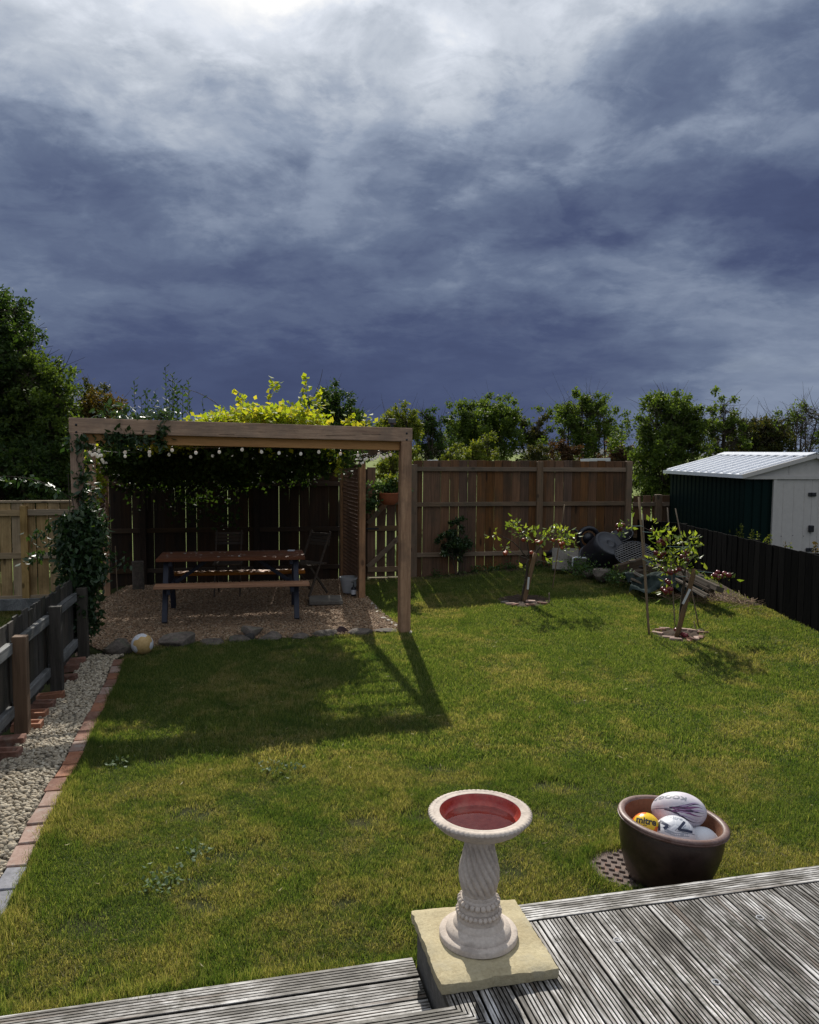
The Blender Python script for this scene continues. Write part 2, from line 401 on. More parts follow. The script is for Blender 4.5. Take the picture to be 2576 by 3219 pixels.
M['clay'] = speckle('orange_clay', (0.20, 0.08, 0.042), (0.32, 0.15, 0.088), 50, 0.85, c3=(0.2, 0.1, 0.07), big=10, rand=0.25)
M['slab'] = speckle('sandstone_slab', (0.34, 0.28, 0.165), (0.52, 0.45, 0.285), 70, 0.92, c3=(0.42, 0.37, 0.25), big=5, bstr=0.9, bdist=0.004)
M['oldslab'] = speckle('old_concrete', (0.10, 0.09, 0.075), (0.20, 0.18, 0.15), 60, 0.92, big=6, bstr=0.7, rand=0.1)
M['bathstone'] = speckle('cast_stone', (0.43, 0.36, 0.30), (0.62, 0.54, 0.465), 90, 0.9, c3=(0.36, 0.305, 0.26), big=7, bstr=0.6, bdist=0.002)
M['white'] = plain('white_plastic', (0.62, 0.64, 0.66), 0.45)
M['whitepot'] = plain('chalky_grey_pot_glaze', (0.42, 0.43, 0.43), 0.6)
M['terracotta'] = speckle('terracotta', (0.25, 0.07, 0.03), (0.38, 0.13, 0.06), 60, 0.8)

def deckmat(name, axis='X'):
    m, nt, out = new_mat(name)
    tcn = nt.n.new('ShaderNodeTexCoord'); oi = nt.n.new('ShaderNodeObjectInfo'); ge = nt.n.new('ShaderNodeNewGeometry')
    rv = nt.n.new('ShaderNodeCombineXYZ')
    for i in range(3): nt.link(nt.math('MULTIPLY', oi.outputs['Random'], (17.3, 31.7, 11.9)[i]), rv.inputs[i])
    v = nt.vmath('ADD', tcn.outputs['Object'], rv.outputs[0])
    vs_ = nt.vmath('MULTIPLY', v, (0.06, 1, 1))
    g1 = nt.noise(vs_, 120, 5, 0.7, 0.5); g2 = nt.noise(vs_, 30, 5, 0.65, 0.8)
    bl = nt.noise(nt.vmath('MULTIPLY', v, (0.35, 1, 1)), 9, 7, 0.72, 0.4)
    f = nt.math('ADD', nt.math('ADD', nt.math('MULTIPLY', g1, 0.3), nt.math('MULTIPLY', g2, 0.35)), nt.math('MULTIPLY', bl, 0.55))
    c = nt.ramp(f, [(0.505, (0.024, 0.019, 0.014)), (0.56, (0.095, 0.085, 0.072)), (0.62, (0.25, 0.235, 0.218)), (0.70, (0.56, 0.545, 0.525))])
    mo = nt.mapr(nt.noise(v, 6, 6, 0.75), 0.5, 0.66, 0, 0.75, True)
    c = nt.mix(mo, c, (0.045, 0.040, 0.026))
    br = nt.mapr(nt.noise(vs_, 22, 3, 0.6), 0.56, 0.68, 0, 0.5, True)
    c = nt.mix(br, c, (0.13, 0.09, 0.065))
    # near black below the tread height, down in the grooves
    sx = nt.n.new('ShaderNodeSeparateXYZ'); nt.link(tcn.outputs['Object'], sx.inputs[0])
    c = nt.mix(nt.mapr(sx.outputs[2], -0.0035, -0.0010, 0.95, 0.0), c, (0.006, 0.0055, 0.0045))
    hs = nt.n.new('ShaderNodeHueSaturation'); nt.link(c, hs.inputs['Color']); nt.link(nt.mapr(oi.outputs['Random'], 0, 1, 0.78, 1.2), hs.inputs['Value'])
    princ(nt, out, hs.outputs[0], 0.62, nt.math('ADD', g1, bl), 0.6, 0.002, 0.35)
    return m
M['deck'] = deckmat('weathered_grooved_decking')

# ------------------------------------------------------------------ ground sheet
def groundmat():
    m, nt, out = new_mat('ground_turf')
    ge = nt.n.new('ShaderNodeNewGeometry'); Pn = ge.outputs['Position']
    n1 = nt.noise(Pn, 55, 6, 0.7); n2 = nt.noise(Pn, 3.0, 5, 0.6)
    c = nt.ramp(n1, [(0.3, (0.012, 0.016, 0.005)), (0.55, (0.035, 0.045, 0.012)), (0.75, (0.08, 0.085, 0.025))])
    c = nt.mix(nt.mapr(n2, 0.4, 0.65, 0, 0.5), c, (0.07, 0.06, 0.022))
    sx = nt.n.new('ShaderNodeSeparateXYZ'); nt.link(Pn, sx.inputs[0])
    far = nt.mapr(nt.math('SUBTRACT', sx.outputs[1], nt.math('MULTIPLY', sx.outputs[0], 0.2126)), 13.2, 14.0, 0, 1)
    fc = nt.ramp(nt.noise(Pn, 0.6, 5, 0.6), [(0.3, (0.10, 0.14, 0.03)), (0.7, (0.17, 0.20, 0.05))])
    c = nt.mix(far, c, fc)
    princ(nt, out, c, 0.95, n1, 0.8, 0.02, 0.1)
    return m
def axis_pts(lo, hi, step, far):
    a = np.arange(lo, hi + 1e-6, step); o = []
    x = step
    p = hi
    while p < far: x *= 1.35; p += x; o.append(p)
    q = []; x = step; p = lo
    while p > -far: x *= 1.35; p -= x; q.append(p)
    return np.array(q[::-1] + list(a) + o)
gx = axis_pts(-8, 7, 0.1, 900); gy = axis_pts(1.0, 16.5, 0.1, 900)
GX, GY = np.meshgrid(gx, gy); GZ = terrain(GX, GY)
V = np.stack([GX.ravel(), GY.ravel(), GZ.ravel()], 1); nx = len(gx); ny = len(gy)
I, J = np.meshgrid(np.arange(nx - 1), np.arange(ny - 1)); a = (J * nx + I).ravel()
ground = obj('ground', mesh_np('ground', V, np.stack([a, a + 1, a + nx + 1, a + nx], 1), groundmat(), True)); tag(ground, kind='structure')

# distant hills
hx = np.linspace(-900, 900, 240); hh = 2.5 + 4 * np.abs(np.sin(hx * 0.011 + 0.7)) * np.abs(np.sin(hx * 0.004 + 2)) + 1.2 * np.sin(hx * 0.05)
V = np.concatenate([np.stack([hx, 620 + 0 * hx, -2 + 0 * hx], 1), np.stack([hx, 660 + 0 * hx, hh], 1), np.stack([hx, 760 + 0 * hx, -2 + 0 * hx], 1)])
n = len(hx); a = np.arange(n - 1)
hm = speckle('far_hills', (0.012, 0.02, 0.03), (0.02, 0.03, 0.04), 0.05, big=0.02)
tag(obj('hills', mesh_np('hills', V, [np.stack([a, a + 1, a + n + 1, a + n], 1), np.stack([a + n, a + n + 1, a + 2 * n + 1, a + 2 * n], 1)], hm, True)), kind='structure')

# ------------------------------------------------------------------ scatter with geometry nodes
_lib = bpy.data.collections.new('scatter_sources')
def scatter(name, pts, rots, scl, variants, parent=None, keep=True):
    """One object: instances of small variant meshes standing on points."""
    pts = np.asarray(pts, np.float32); n = len(pts)
    me = bpy.data.meshes.new(name); me.vertices.add(n); me.vertices.foreach_set('co', pts.ravel())
    a1 = me.attributes.new('rot', 'FLOAT_VECTOR', 'POINT'); a1.data.foreach_set('vector', np.asarray(rots, np.float32).ravel())
    a2 = me.attributes.new('scl', 'FLOAT_VECTOR', 'POINT')
    scl = np.asarray(scl, np.float32)
    if scl.ndim == 1: scl = np.repeat(scl[:, None], 3, 1)
    a2.data.foreach_set('vector', scl.ravel())
    a3 = me.attributes.new('pick', 'INT', 'POINT'); a3.data.foreach_set('value', rng.integers(0, len(variants), n).astype(np.int32))
    o = obj(name, me, parent)
    g = bpy.data.node_groups.new(name + '_scatter', 'GeometryNodeTree')
    g.interface.new_socket('Geometry', in_out='INPUT', socket_type='NodeSocketGeometry'); g.interface.new_socket('Geometry', in_out='OUTPUT', socket_type='NodeSocketGeometry')
    N = g.nodes; Lk = g.links
    gi = N.new('NodeGroupInput'); go = N.new('NodeGroupOutput')
    mp = N.new('GeometryNodeMeshToPoints'); Lk.new(gi.outputs[0], mp.inputs[0])
    ip = N.new('GeometryNodeInstanceOnPoints'); Lk.new(mp.outputs[0], ip.inputs['Points'])
    gti = N.new('GeometryNodeGeometryToInstance')
    for v in variants[::-1]:
        so = bpy.data.objects.new(name + '_source', v)
        oi = N.new('GeometryNodeObjectInfo'); oi.inputs[0].default_value = so; oi.inputs['As Instance'].default_value = False
        Lk.new(oi.outputs['Geometry'], gti.inputs[0])
    Lk.new(gti.outputs[0], ip.inputs['Instance']); ip.inputs['Pick Instance'].default_value = True
    for nm, ty, sock in (('rot', 'FLOAT_VECTOR', 'Rotation'), ('scl', 'FLOAT_VECTOR', 'Scale'), ('pick', 'INT', 'Instance Index')):
        na = N.new('GeometryNodeInputNamedAttribute'); na.data_type = ty; na.inputs[0].default_value = nm
        if sock == 'Rotation':
            er = N.new('FunctionNodeEulerToRotation'); Lk.new(na.outputs[0], er.inputs[0]); Lk.new(er.outputs[0], ip.inputs[sock])
        else: Lk.new(na.outputs[0], ip.inputs[sock])
    Lk.new(ip.outputs[0], go.inputs[0])
    md = o.modifiers.new('scatter', 'NODES'); md.node_group = g
    return o

# ------------------------------------------------------------------ lawn grass
M['grass'] = None
def grassmat(name='grass_blades', bright=1.0):
    m, nt, out = new_mat(name)
    ge = nt.n.new('ShaderNodeNewGeometry'); Pn = ge.outputs['Position']; oi = nt.n.new('ShaderNodeObjectInfo')
    r = ge.outputs['Random Per Island']
    green = nt.ramp(r, [(0.0, (0.045, 0.080, 0.018)), (0.45, (0.088, 0.132, 0.030)), (0.8, (0.14, 0.175, 0.048)), (1.0, (0.27, 0.27, 0.11))])
    olive = nt.ramp(r, [(0.0, (0.095, 0.115, 0.03)), (0.5, (0.18, 0.175, 0.055)), (1.0, (0.40, 0.33, 0.18))])
    big = nt.noise(Pn, 0.75, 4, 0.62, 0.5); mid = nt.noise(Pn, 3.6, 5, 0.62, 0.3); sm = nt.noise(Pn, 14, 3, 0.6)
    f = nt.math('ADD', nt.math('ADD', nt.math('MULTIPLY', big, 0.9), nt.math('MULTIPLY', mid, 0.75)), nt.math('MULTIPLY', sm, 0.35))
    sx = nt.n.new('ShaderNodeSeparateXYZ'); nt.link(Pn, sx.inputs[0])
    f = nt.math('ADD', f, nt.mapr(sx.outputs[1], 3.2, 7.5, 0.03, -0.05))      # more olive towards the house
    f = nt.mapr(f, 0.92, 1.13, 0.0, 1.0, True)
    c = nt.mix(f, green, olive)
    dg = nt.mapr(nt.noise(nt.vmath('ADD', Pn, (9.1, 3.3, 0)), 2.2, 4, 0.6), 0.56, 0.68, 0, 0.6, True)
    c = nt.mix(dg, c, (0.045, 0.09, 0.02))
    p = nt.n.new('ShaderNodeBsdfPrincipled'); nt.link(c, p.inputs['Base Color']); p.inputs['Roughness'].default_value = 0.55
    p.inputs['Specular IOR Level'].default_value = 0.25
    t = nt.n.new('ShaderNodeBsdfTranslucent'); nt.link(nt.mix(1.0, c, (1.45, 1.5, 0.62), 'MULTIPLY'), t.inputs[0])
    mx = nt.n.new('ShaderNodeMixShader'); mx.inputs[0].default_value = 0.5
    nt.link(p.outputs[0], mx.inputs[1]); nt.link(t.outputs[0], mx.inputs[2]); nt.link(mx.outputs[0], out.inputs[0])
    return m
M['grass'] = grassmat()
def tuft(nb, spread, h0, h1, wd, lean=0.9, mat=None):
    V = []; Fq = []; Ft = []
    for i in range(nb):
        x, y = rng.normal(0, spread, 2); a = rng.uniform(0, 2 * math.pi); h = rng.uniform(h0, h1); l = rng.uniform(0.15, lean) * h
        dx, dy = math.cos(a), math.sin(a); b = rng.uniform(0, 2 * math.pi); px, py = math.cos(b) * wd / 2, math.sin(b) * wd / 2
        k = len(V)
        V += [(x - px, y - py, -0.012), (x + px, y + py, -0.012),
              (x + dx * l * .35 - px * .9, y + dy * l * .35 - py * .9, h * .55), (x + dx * l * .35 + px * .9, y + dy * l * .35 + py * .9, h * .55),
              (x + dx * l, y + dy * l, h * (1 - 0.25 * l / h))]
        Fq.append((k, k + 1, k + 3, k + 2)); Ft.append((k + 2, k + 3, k + 4))
    return mesh_np('tuft', V, [np.array(Fq), np.array(Ft)], mat or M['grass'])
near = [tuft(30, 0.028, 0.018, 0.040, 0.0026) for _ in range(6)]
farT = [tuft(24, 0.042, 0.018, 0.040, 0.0045) for _ in range(6)]

# brick edge of the path (right edge, from near to far)
EDGE = [(-1.76, 3.05), (-1.82, 3.35), (-1.875, 3.577), (-1.957, 3.951), (-2.021, 4.221), (-2.118, 4.66), (-2.183, 4.91), (-2.265, 5.37), (-2.385, 5.83), (-2.49, 6.31), (-2.61, 6.85), (-2.70, 7.25), (-2.80, 7.60), (-2.875, 7.97)]
EX = np.array([p[0] for p in EDGE]); EY = np.array([p[1] for p in EDGE])
ux = np.array([math.cos(rad(13.3)), math.sin(rad(13.3))]); un = np.array([-ux[1], ux[0]])
DO = np.array([0.004, 3.162])                               # corner of the deck, under the slab
PERG_L = (-3.42, 8.20); PERG_R = (-0.055, 9.22)            # front posts of the pergola
GRAV = [(-3.2, 8.25), (-2.85, 8.30), (-2.45, 8.62), (-1.9, 8.78), (-1.2, 8.95), (-0.6, 9.08), (-0.1, 9.30), (-0.13, 9.6), (-0.32, 10.2), (-0.5, 10.9), (-0.68, 11.6), (-0.9, 12.75), (-4.3, 12.0), (-4.2, 9.2)]
def inpoly(x, y, poly):
    c = np.zeros(len(x), bool); n = len(poly)
    for i in range(n):
        x1, y1 = poly[i]; x2, y2 = poly[(i + 1) % n]
        if y1 == y2: continue
        c ^= ((y1 > y) != (y2 > y)) & (x < (x2 - x1) * (y - y1) / (y2 - y1) + x1)
    return c
TREE1 = (1.60, 10.88); TREE2 = (3.16, 9.17); MANH = (1.15, 3.98, 0.21)
BEDR = [(2.5, 12.6), (3.1, 12.05), (3.45, 11.45), (3.8, 10.85), (4.3, 10.3), (4.7, 10.0), (4.9, 13.3), (2.4, 13.6)]
def lawn_mask(x, y):
    ok = x > np.interp(y, EY, EX) + 0.03
    ok &= (y < 12.9 + 0.2126 * x) | False
    u = (x - DO[0]) * ux[0] + (y - DO[1]) * ux[1]; v = (x - DO[0]) * un[0] + (y - DO[1]) * un[1]
    ok &= v > 0.03
    ok &= ~((y > 7.9) & inpoly(x, y, GRAV)) & ~((y > 7.95) & (x < -2.9))
    ok &= x < 4.62 - 0.0 * y
    for (tx, ty), r in ((TREE1, 0.34), (TREE2, 0.30)): ok &= ((x - tx) ** 2 + ((y - ty) * 1.0) ** 2) > r * r
    ok &= ((x - MANH[0]) ** 2 + (y - MANH[1]) ** 2) > (MANH[2] + 0.005) ** 2
    ok &= ~inpoly(x, y, BEDR) | (rng.uniform(0, 1, len(x)) < 0.10)
    ok &= ~((y > 12.55 + 0.2126 * x) & (rng.uniform(0, 1, len(x)) < 0.8))
    return ok
def grass_points(y0, y1, dens):
    xr0, xr1 = -3.0, 4.7
    n = int((xr1 - xr0) * (y1 - y0) * dens)
    x = rng.uniform(xr0, xr1, n); y = rng.uniform(y0, y1, n)
    ok = lawn_mask(x, y) & (np.abs(x) < 0.60 * y + 0.35)
    return x[ok], y[ok]
pn = grass_points(2.6, 5.4, 1900); pf = grass_points(5.4, 13.8, 1100)
_ts = rng.uniform(0, 1, 900); _sg = np.concatenate([[0], np.cumsum(np.hypot(np.diff(EX), np.diff(EY)))])
_ex = np.interp(_ts * _sg[-1], _sg, EX) + rng.uniform(.02, .06, 900); _ey = np.interp(_ts * _sg[-1], _sg, EY)
_du = rng.uniform(-1.7, 3.2, 1100); _dv = .035 + np.abs(rng.normal(0, .02, 1100)); _dx = DO[0] + ux[0] * _du + un[0] * _dv; _dy = DO[1] + ux[1] * _du + un[1] * _dv
_mt = rng.uniform(0, 6.28, 260); _mx = MANH[0] + (MANH[2] + .012 + np.abs(rng.normal(0, .012, 260))) * np.cos(_mt); _my = MANH[1] + (MANH[2] + .012 + np.abs(rng.normal(0, .012, 260))) * np.sin(_mt)
EDGET = (np.concatenate([_ex, _dx, _mx]), np.concatenate([_ey, _dy, _my]))
_spots = [(rng.uniform(-2.2, 3.2), rng.uniform(3.2, 8.5), rng.uniform(.04, .12)) for _ in range(26)] + [(-1.32, 4.62, .13), (-.95, 4.1, .10), (1.55, 4.75, .16), (.95, 5.0, .12)]
def spots(p):
    x, y = p; k = np.ones(len(x), bool)
    for (sx_, sy_, sr) in _spots: k &= ~((((x - sx_) / 1.4) ** 2 + (y - sy_) ** 2 < sr * sr) & (rng.uniform(0, 1, len(x)) < .8))
    return x[k], y[k]
pn = spots(pn); pf = spots(pf)
def gobj(name, p, var, smin, smax):
    x, y = p; n = len(x); z = terrain(x, y)
    r = np.stack([rng.normal(0, 0.12, n), rng.normal(0, 0.12, n), rng.uniform(0, 6.28, n)], 1)
    # longer where clumps grow
    cl = 0.5 + 0.5 * np.sin(x * 3.1 + np.sin(y * 2.3) * 2) * np.sin(y * 3.7 + np.sin(x * 2.9) * 2)
    s = rng.uniform(smin, smax, n) * (0.62 + 0.6 * cl) * np.where(rng.uniform(0, 1, n) < .04, 1.5, 1)
    o = scatter(name, np.stack([x, y, z], 1), r, np.stack([np.full(n, 1.0), np.full(n, 1.0), s], 1), var)
    return o
xa = np.concatenate([pn[0]]); 
g1 = gobj('lawn_grass', pn, near, 0.7, 1.25); g3 = gobj('lawn_edge_grass', EDGET, near, 1.1, 2.3); tag(g3, 'longer uncut grass along the bricks, the deck and the manhole', 'grass', kind='stuff'); tag(g1, 'short mown yellow green lawn grass close to the deck', 'grass', kind='stuff')
g2 = gobj('lawn_grass', pf, farT, 0.7, 1.25); tag(g2, 'short mown lawn grass around the fruit trees and pergola', 'grass', kind='stuff')

# ------------------------------------------------------------------ deck
def groove_board(L, W=0.118, T=0.028, ng=6, gd=0.0095, mat=None, m0=None, m1=None):
    """Board along +X from 0 to L, tread at z = 0, width centred on y; m0/m1 = mitre shift of the ends (dx per dy)."""
    ys = [-W / 2, -W / 2 + 0.002]; zs = [-0.003, 0.0]
    y = -W / 2 + 0.0165
    for k in range(ng):
        ys += [y, y + 0.0006, y + 0.0052, y + 0.0058]; zs += [0, -gd, -gd, 0]; y += (W - 0.033 - 0.0055) / (ng - 1)
    ys += [W / 2 - 0.002, W / 2, W / 2, -W / 2]; zs += [0, -0.003, -T, -T]
    n = len(ys); segs = max(1, int(L / 0.6)); V = []; Fq = []
    for i in range(segs + 1):
        t = i / segs
        for yy, zz in zip(ys, zs):
            x0 = (m0 or 0) * yy; x1 = L + (m1 or 0) * yy; V.append((x0 + (x1 - x0) * t, yy, zz))
    for i in range(segs):
        for k in range(n):
            k2 = (k + 1) % n; Fq.append((i * n + k, i * n + k2, (i + 1) * n + k2, (i + 1) * n + k))
    m = MB(); m.add(V, Fq); m.add([V[k] for k in range(n)], [tuple(range(n))]); m.add([V[segs * n + k] for k in range(n)], [tuple(range(n))])
    return m.mesh('deck_board', mat or M['deck'])
def deck_frame(name): 
    o = bpy.data.objects.new(name, None); COL.objects.link(o); o.location = (DO[0], DO[1], 0); o.rotation_euler = (0, 0, rad(13.3)); o['kind'] = 'structure'; return o
DK = deck_frame('deck')
def jit(a=0.0015): return random.uniform(-a, a)
# outer border board, along the lawn edge
m_ = groove_board(3.6); obj('board', m_, DK, (0.03, 0.02 - 0.062, 0.0))
obj('board', groove_board(3.6), DK, (3.64, 0.02 - 0.062, 0.0))
# mitred corner: vertical border board u .03-.15 and horizontal border board v -.523 - -.643
obj('board', groove_board(0.472, m1=1.0), DK, (0.09, -0.111, 0.0), (0, 0, rad(-90)))
hb = groove_board(2.49, m1=-1.0); obj('board', hb, DK, (-2.40, -0.583 , 0.0))
# the mitre of the board above: its end runs from (.03,-.523) to (.15,-.643)
bl = groove_board(3.2); k = 0; u = 0.217
short = groove_board(2.6)
while u < 5.0:
    obj('board', bl, DK, (u, -0.111 + jit(0.003), jit()), (0, 0, rad(-90) + jit(0.0015))); u += 0.1255; k += 1
u = 0.09
while u > -2.4:
    obj('board', short, DK, (u, -0.650 + jit(0.003), jit()), (0, 0, rad(-90) + jit(0.0015))); u -= 0.1255
# deck screws, set into the treads
scr = MB(); scr.lathe([(0.0001, 0.0008), (0.004, 0.0008), (0.0045, -0.001)], 10); scrm = scr.mesh('screw', M['metal_dark'])
ring = MB(); ring.lathe([(0.011, 0.0004), (0.0125, 0.0022), (0.0155, 0.0022), (0.017, 0.0004)], 24)
ringm = ring.mesh('washer_ring', plain('pale_washer', (0.42, 0.42, 0.43), 0.6))
def to_uv(p):
    d = np.array([p.x, p.y]) - DO; return float(d @ ux), float(d @ un)
for q in ((1800 + 315 / 2.223, 2400 + 1235 / 2.223), (1800 + 1310 / 2.223, 2400 + 1077 / 2.223), (1800 + 1003 / 2.223, 2400 + 1528 / 2.223)):
    u_, v_ = to_uv(at_z(*q, 0.0)); obj('washer', ringm, DK, (u_, v_, 0.0004)); obj('screw', scrm, DK, (u_, v_, 0.0))
# substructure: risers and joists
rm = wood('deck_riser_wood', (0.05, 0.045, 0.04), (0.16, 0.15, 0.135), 'X', knots=False)
m_ = MB(); m_.box((2.63, -0.012, -0.13), (5.16, 0.02, 0.2)); m_.build('riser', rm, DK)
m_ = MB(); m_.box((0.045, -0.31, -0.13), (0.02, 0.56, 0.2)); m_.build('riser', rm, DK)
m_ = MB(); m_.box((-1.2, -0.536, -0.13), (2.5, 0.02, 0.2)); m_.build('riser', rm, DK)
m_ = MB()
for v_ in np.arange(-0.75, -3.3, -0.4): m_.box((1.3, v_, -0.09), (7.4, 0.045, 0.12))
for v_ in (-0.2, -0.45): m_.box((2.6, v_, -0.09), (5.0, 0.045, 0.12))
m_.build('joist', rm, DK)
dirt = speckle('dark_earth', (0.008, 0.007, 0.006), (0.03, 0.025, 0.02), 20)
st = deck_frame('deck_step')
sb = groove_board(2.6); v = -0.061
for i in range(4):
    obj('board', sb, st, (-2.58, v, -0.155 + jit()), (0, 0, jit(0.001))); v -= 0.1275
m_ = MB(); m_.box((-1.29, -0.012, -0.22), (2.58, 0.02, 0.07)); m_.build('riser', rm, st)
m_ = MB()
for q in (-2.2, -1.6, -1.0, -0.4, 0.0): m_.box((q, -0.27, -0.215), (0.045, 0.5, 0.06))
m_.build('joist', rm, st)
# leaf litter on the step
lit = leafmat('dry_leaf', [(0.10, 0.045, 0.015), (0.2, 0.10, 0.04), (0.06, 0.03, 0.015)], 0.1)

# ------------------------------------------------------------------ manhole cover
def manhole():
    x, y, r = MANH; z = tz(x, y) + 0.012
    t = thing('manhole_cover', 'round rusty manhole cover with raised blocks in the lawn beside the pot', 'manhole cover', (x, y, z))
    rust = speckle('rusty_iron', (0.075, 0.055, 0.048), (0.20, 0.15, 0.125), 60, 0.85, c3=(0.25, 0.12, 0.07), big=9, bstr=0.8)
    m = MB(); m.lathe([(0.0005, 0), (r * .99, 0), (r, -0.004), (r, -0.03)], 48); sharp(m.build('cover_plate', rust, t, smooth=True), 30)
    me = boxmesh('raised_block', (0.028, 0.018, 0.010), rust, 0.0015)
    th = rad(-22)
    for i in range(-5, 6):
        for j in range(-5, 6):
            a, b = i * 0.052 + (j % 2) * 0.026, j * 0.042
            if a * a + b * b < (r * .84) ** 2:
                obj('raised_block', me, t, (a * math.cos(th) - b * math.sin(th), a * math.sin(th) + b * math.cos(th), 0.004), (0, 0, th))
manhole()

# ------------------------------------------------------------------ bird bath on its slab
def slab():
    t = MB(); n = 24
    W_, D_, T_ = 0.452, 0.468, 0.047
    V = []; Fs = []
    for j in range(n + 1):
        for i in range(n + 1):
            a, b = i / n - .5, j / n - .5; ed = min(.5 - abs(a), .5 - abs(b))
            x = a * W_; y = b * D_; z = 0.0018 * math.sin(a * 9 + 2 * math.sin(b * 7)) + 0.0012 * math.sin(b * 23 + a * 11) + rng.normal(0, .0006)
            if ed < 1e-6: z -= 0.007; x += rng.normal(0, .0018); y += rng.normal(0, .0018)
            V.append((x, y, z))
    for j in range(n):
        for i in range(n): k = j * (n + 1) + i; Fs.append((k, k + 1, k + n + 2, k + n + 1))
    per = [i for i in range(n + 1)] + [j * (n + 1) + n for j in range(1, n + 1)] + [n * (n + 1) + i for i in range(n - 1, -1, -1)] + [j * (n + 1) for j in range(n - 1, 0, -1)]
    b0 = len(V)
    for k in per: x, y, z = V[k]; V.append((x * 1.004, y * 1.004, -T_ * .5 + rng.normal(0, .001)))
    b1 = len(V)
    for k in per: x, y, z = V[k]; V.append((x * .99, y * .99, -T_))
    L_ = len(per)
    for i in range(L_):
        j = (i + 1) % L_; Fs.append((per[i], per[j], b0 + j, b0 + i)); Fs.append((b0 + i, b0 + j, b1 + j, b1 + i))
    Fs.append(tuple(b1 + i for i in range(L_)))
    t.add(V, Fs)
    c = DO + ux * (0.015 + 0.226) + un * (-0.236)
    o = t.build('paving_slab', M['slab'], None, (c[0], c[1], 0.0495), (0, 0, rad(12.7)), smooth=True); sharp(o, 35)
    tag(o, 'square sandy paving slab under the bird bath on the deck corner', 'paving slab')
slab()
def birdbath():
    t = thing('bird_bath', 'stone bird bath with red glazed basin standing on the sandy slab', 'bird bath', (0.283, 2.996, 0.050))
    R_ = 0.203
    # foot
    prof = [(0.0005, 0), (0.150, 0), (0.154, 0.003), (0.154, 0.021), (0.150, 0.025), (0.128, 0.027), (0.127, 0.034), (0.123, 0.042), (0.113, 0.047), (0.110, 0.050),
            (0.106, 0.052), (0.100, 0.054), (0.098, 0.060), (0.093, 0.070), (0.088, 0.074), (0.086, 0.078)]
    m = MB(); m.lathe(prof, 72); sharp(m.build('foot', M['bathstone'], t, smooth=True), 50)
    # bead collar
    prof = [(0.0855, 0.076), (0.082, 0.100), (0.079, 0.112), (0.0775, 0.120), (0.080, 0.121), (0.078, 0.128), (0.074, 0.142), (0.071, 0.156), (0.072, 0.160), (0.0695, 0.164), (0.066, 0.166), (0.066, 0.178), (0.0635, 0.180)]
    m = MB(); m.lathe(prof, 72); sharp(m.build('collar', M['bathstone'], t, smooth=True), 50)
    for (rr, z, nb, br) in ((0.082, 0.106, 28, 0.0098), (0.0745, 0.148, 22, 0.0112)):
        m = MB()
        for i in range(nb):
            a = 2 * math.pi * i / nb; c = (rr * math.cos(a), rr * math.sin(a), z)
            m.lathe([(br * math.sin(q), -br * 1.1 * math.cos(q)) for q in np.linspace(0.02, 3.12, 7)], 8, c)
        m.build('bead_ring', M['bathstone'], t, smooth=True)
    # twisted pedestal
    zs = np.linspace(0.180, 0.400, 60)
    rad_ = np.interp(zs, [0.180, 0.20, 0.235, 0.265, 0.295, 0.33, 0.37, 0.400], [0.064, 0.072, 0.0805, 0.081, 0.077, 0.068, 0.060, 0.060])
    n = 144; V = []; Fs = []
    for i, (z, r) in enumerate(zip(zs, rad_)):
        tw = 1.5 * (z - 0.18) / 0.22
        dep = 0.014 * min(1, (z - 0.18) / 0.02) * min(1, (0.404 - z) / 0.03)
        for k in range(n):
            a = 2 * math.pi * k / n
            s = abs(math.sin((a + tw) * 8)); q = r - dep * (1 - s ** 0.5)
            V.append((q * math.cos(a), q * math.sin(a), z))
    for i in range(len(zs) - 1):
        for k in range(n): k2 = (k + 1) % n; Fs.append((i * n + k, i * n + k2, (i + 1) * n + k2, (i + 1) * n + k))
    m = MB(); m.add(V, Fs); m.build('pedestal', M['bathstone'], t, smooth=True)
    # bowl (stone) : outside, rope rim, inner flat
    prof = [(0.055, 0.397), (0.066, 0.400), (0.068, 0.412), (0.072, 0.418), (0.095, 0.424), (0.125, 0.434), (0.150, 0.447), (0.170, 0.461), (0.184, 0.475), (0.192, 0.486), (0.195, 0.489), (0.1945, 0.492)]
    m = MB(); m.lathe(prof, 96)
    nt_ = 64
    m.lathe([(0.1945, 0.492), (0.200, 0.493), (0.203, 0.497), (0.2015, 0.503), (0.194, 0.507), (0.186, 0.508), (0.180, 0.507), (0.176, 0.5055), (0.170, 0.506), (0.162, 0.5065), (0.158, 0.5055), (0.1575, 0.499)], 336,
            fn=lambda r, z, a: r - (0.0065 * (1 - abs(math.sin(a * nt_ / 2)) ** 0.7) if (r > 0.1855 and z > 0.4925) else 0))
    sharp(m.build('bowl', M['bathstone'], t, smooth=True), 60)
    glz, nt, out = new_mat('red_glaze')
    tcn = nt.n.new('ShaderNodeTexCoord'); n1 = nt.noise(tcn.outputs['Object'], 30, 6, 0.7); n2 = nt.noise(tcn.outputs['Object'], 9, 4, 0.6)
    c = nt.ramp(n1, [(0.3, (0.30, 0.026, 0.018)), (0.7, (0.50, 0.085, 0.055))]); c = nt.mix(nt.mapr(n2, 0.52, 0.70, 0, 0.4, True), c, (0.45, 0.20, 0.14))
    princ(nt, out, c, 0.16, n1, 0.15, 0.002, 0.6)
    m = MB(); m.lathe([(0.1575, 0.5055), (0.156, 0.503), (0.153, 0.494), (0.149, 0.480), (0.142, 0.466), (0.130, 0.458), (0.10, 0.452), (0.05, 0.4505), (0.0005, 0.4505)], 96)
    m.build('glazed_basin', glz, t, smooth=True)
    wm, nt, out = new_mat('shallow_water')
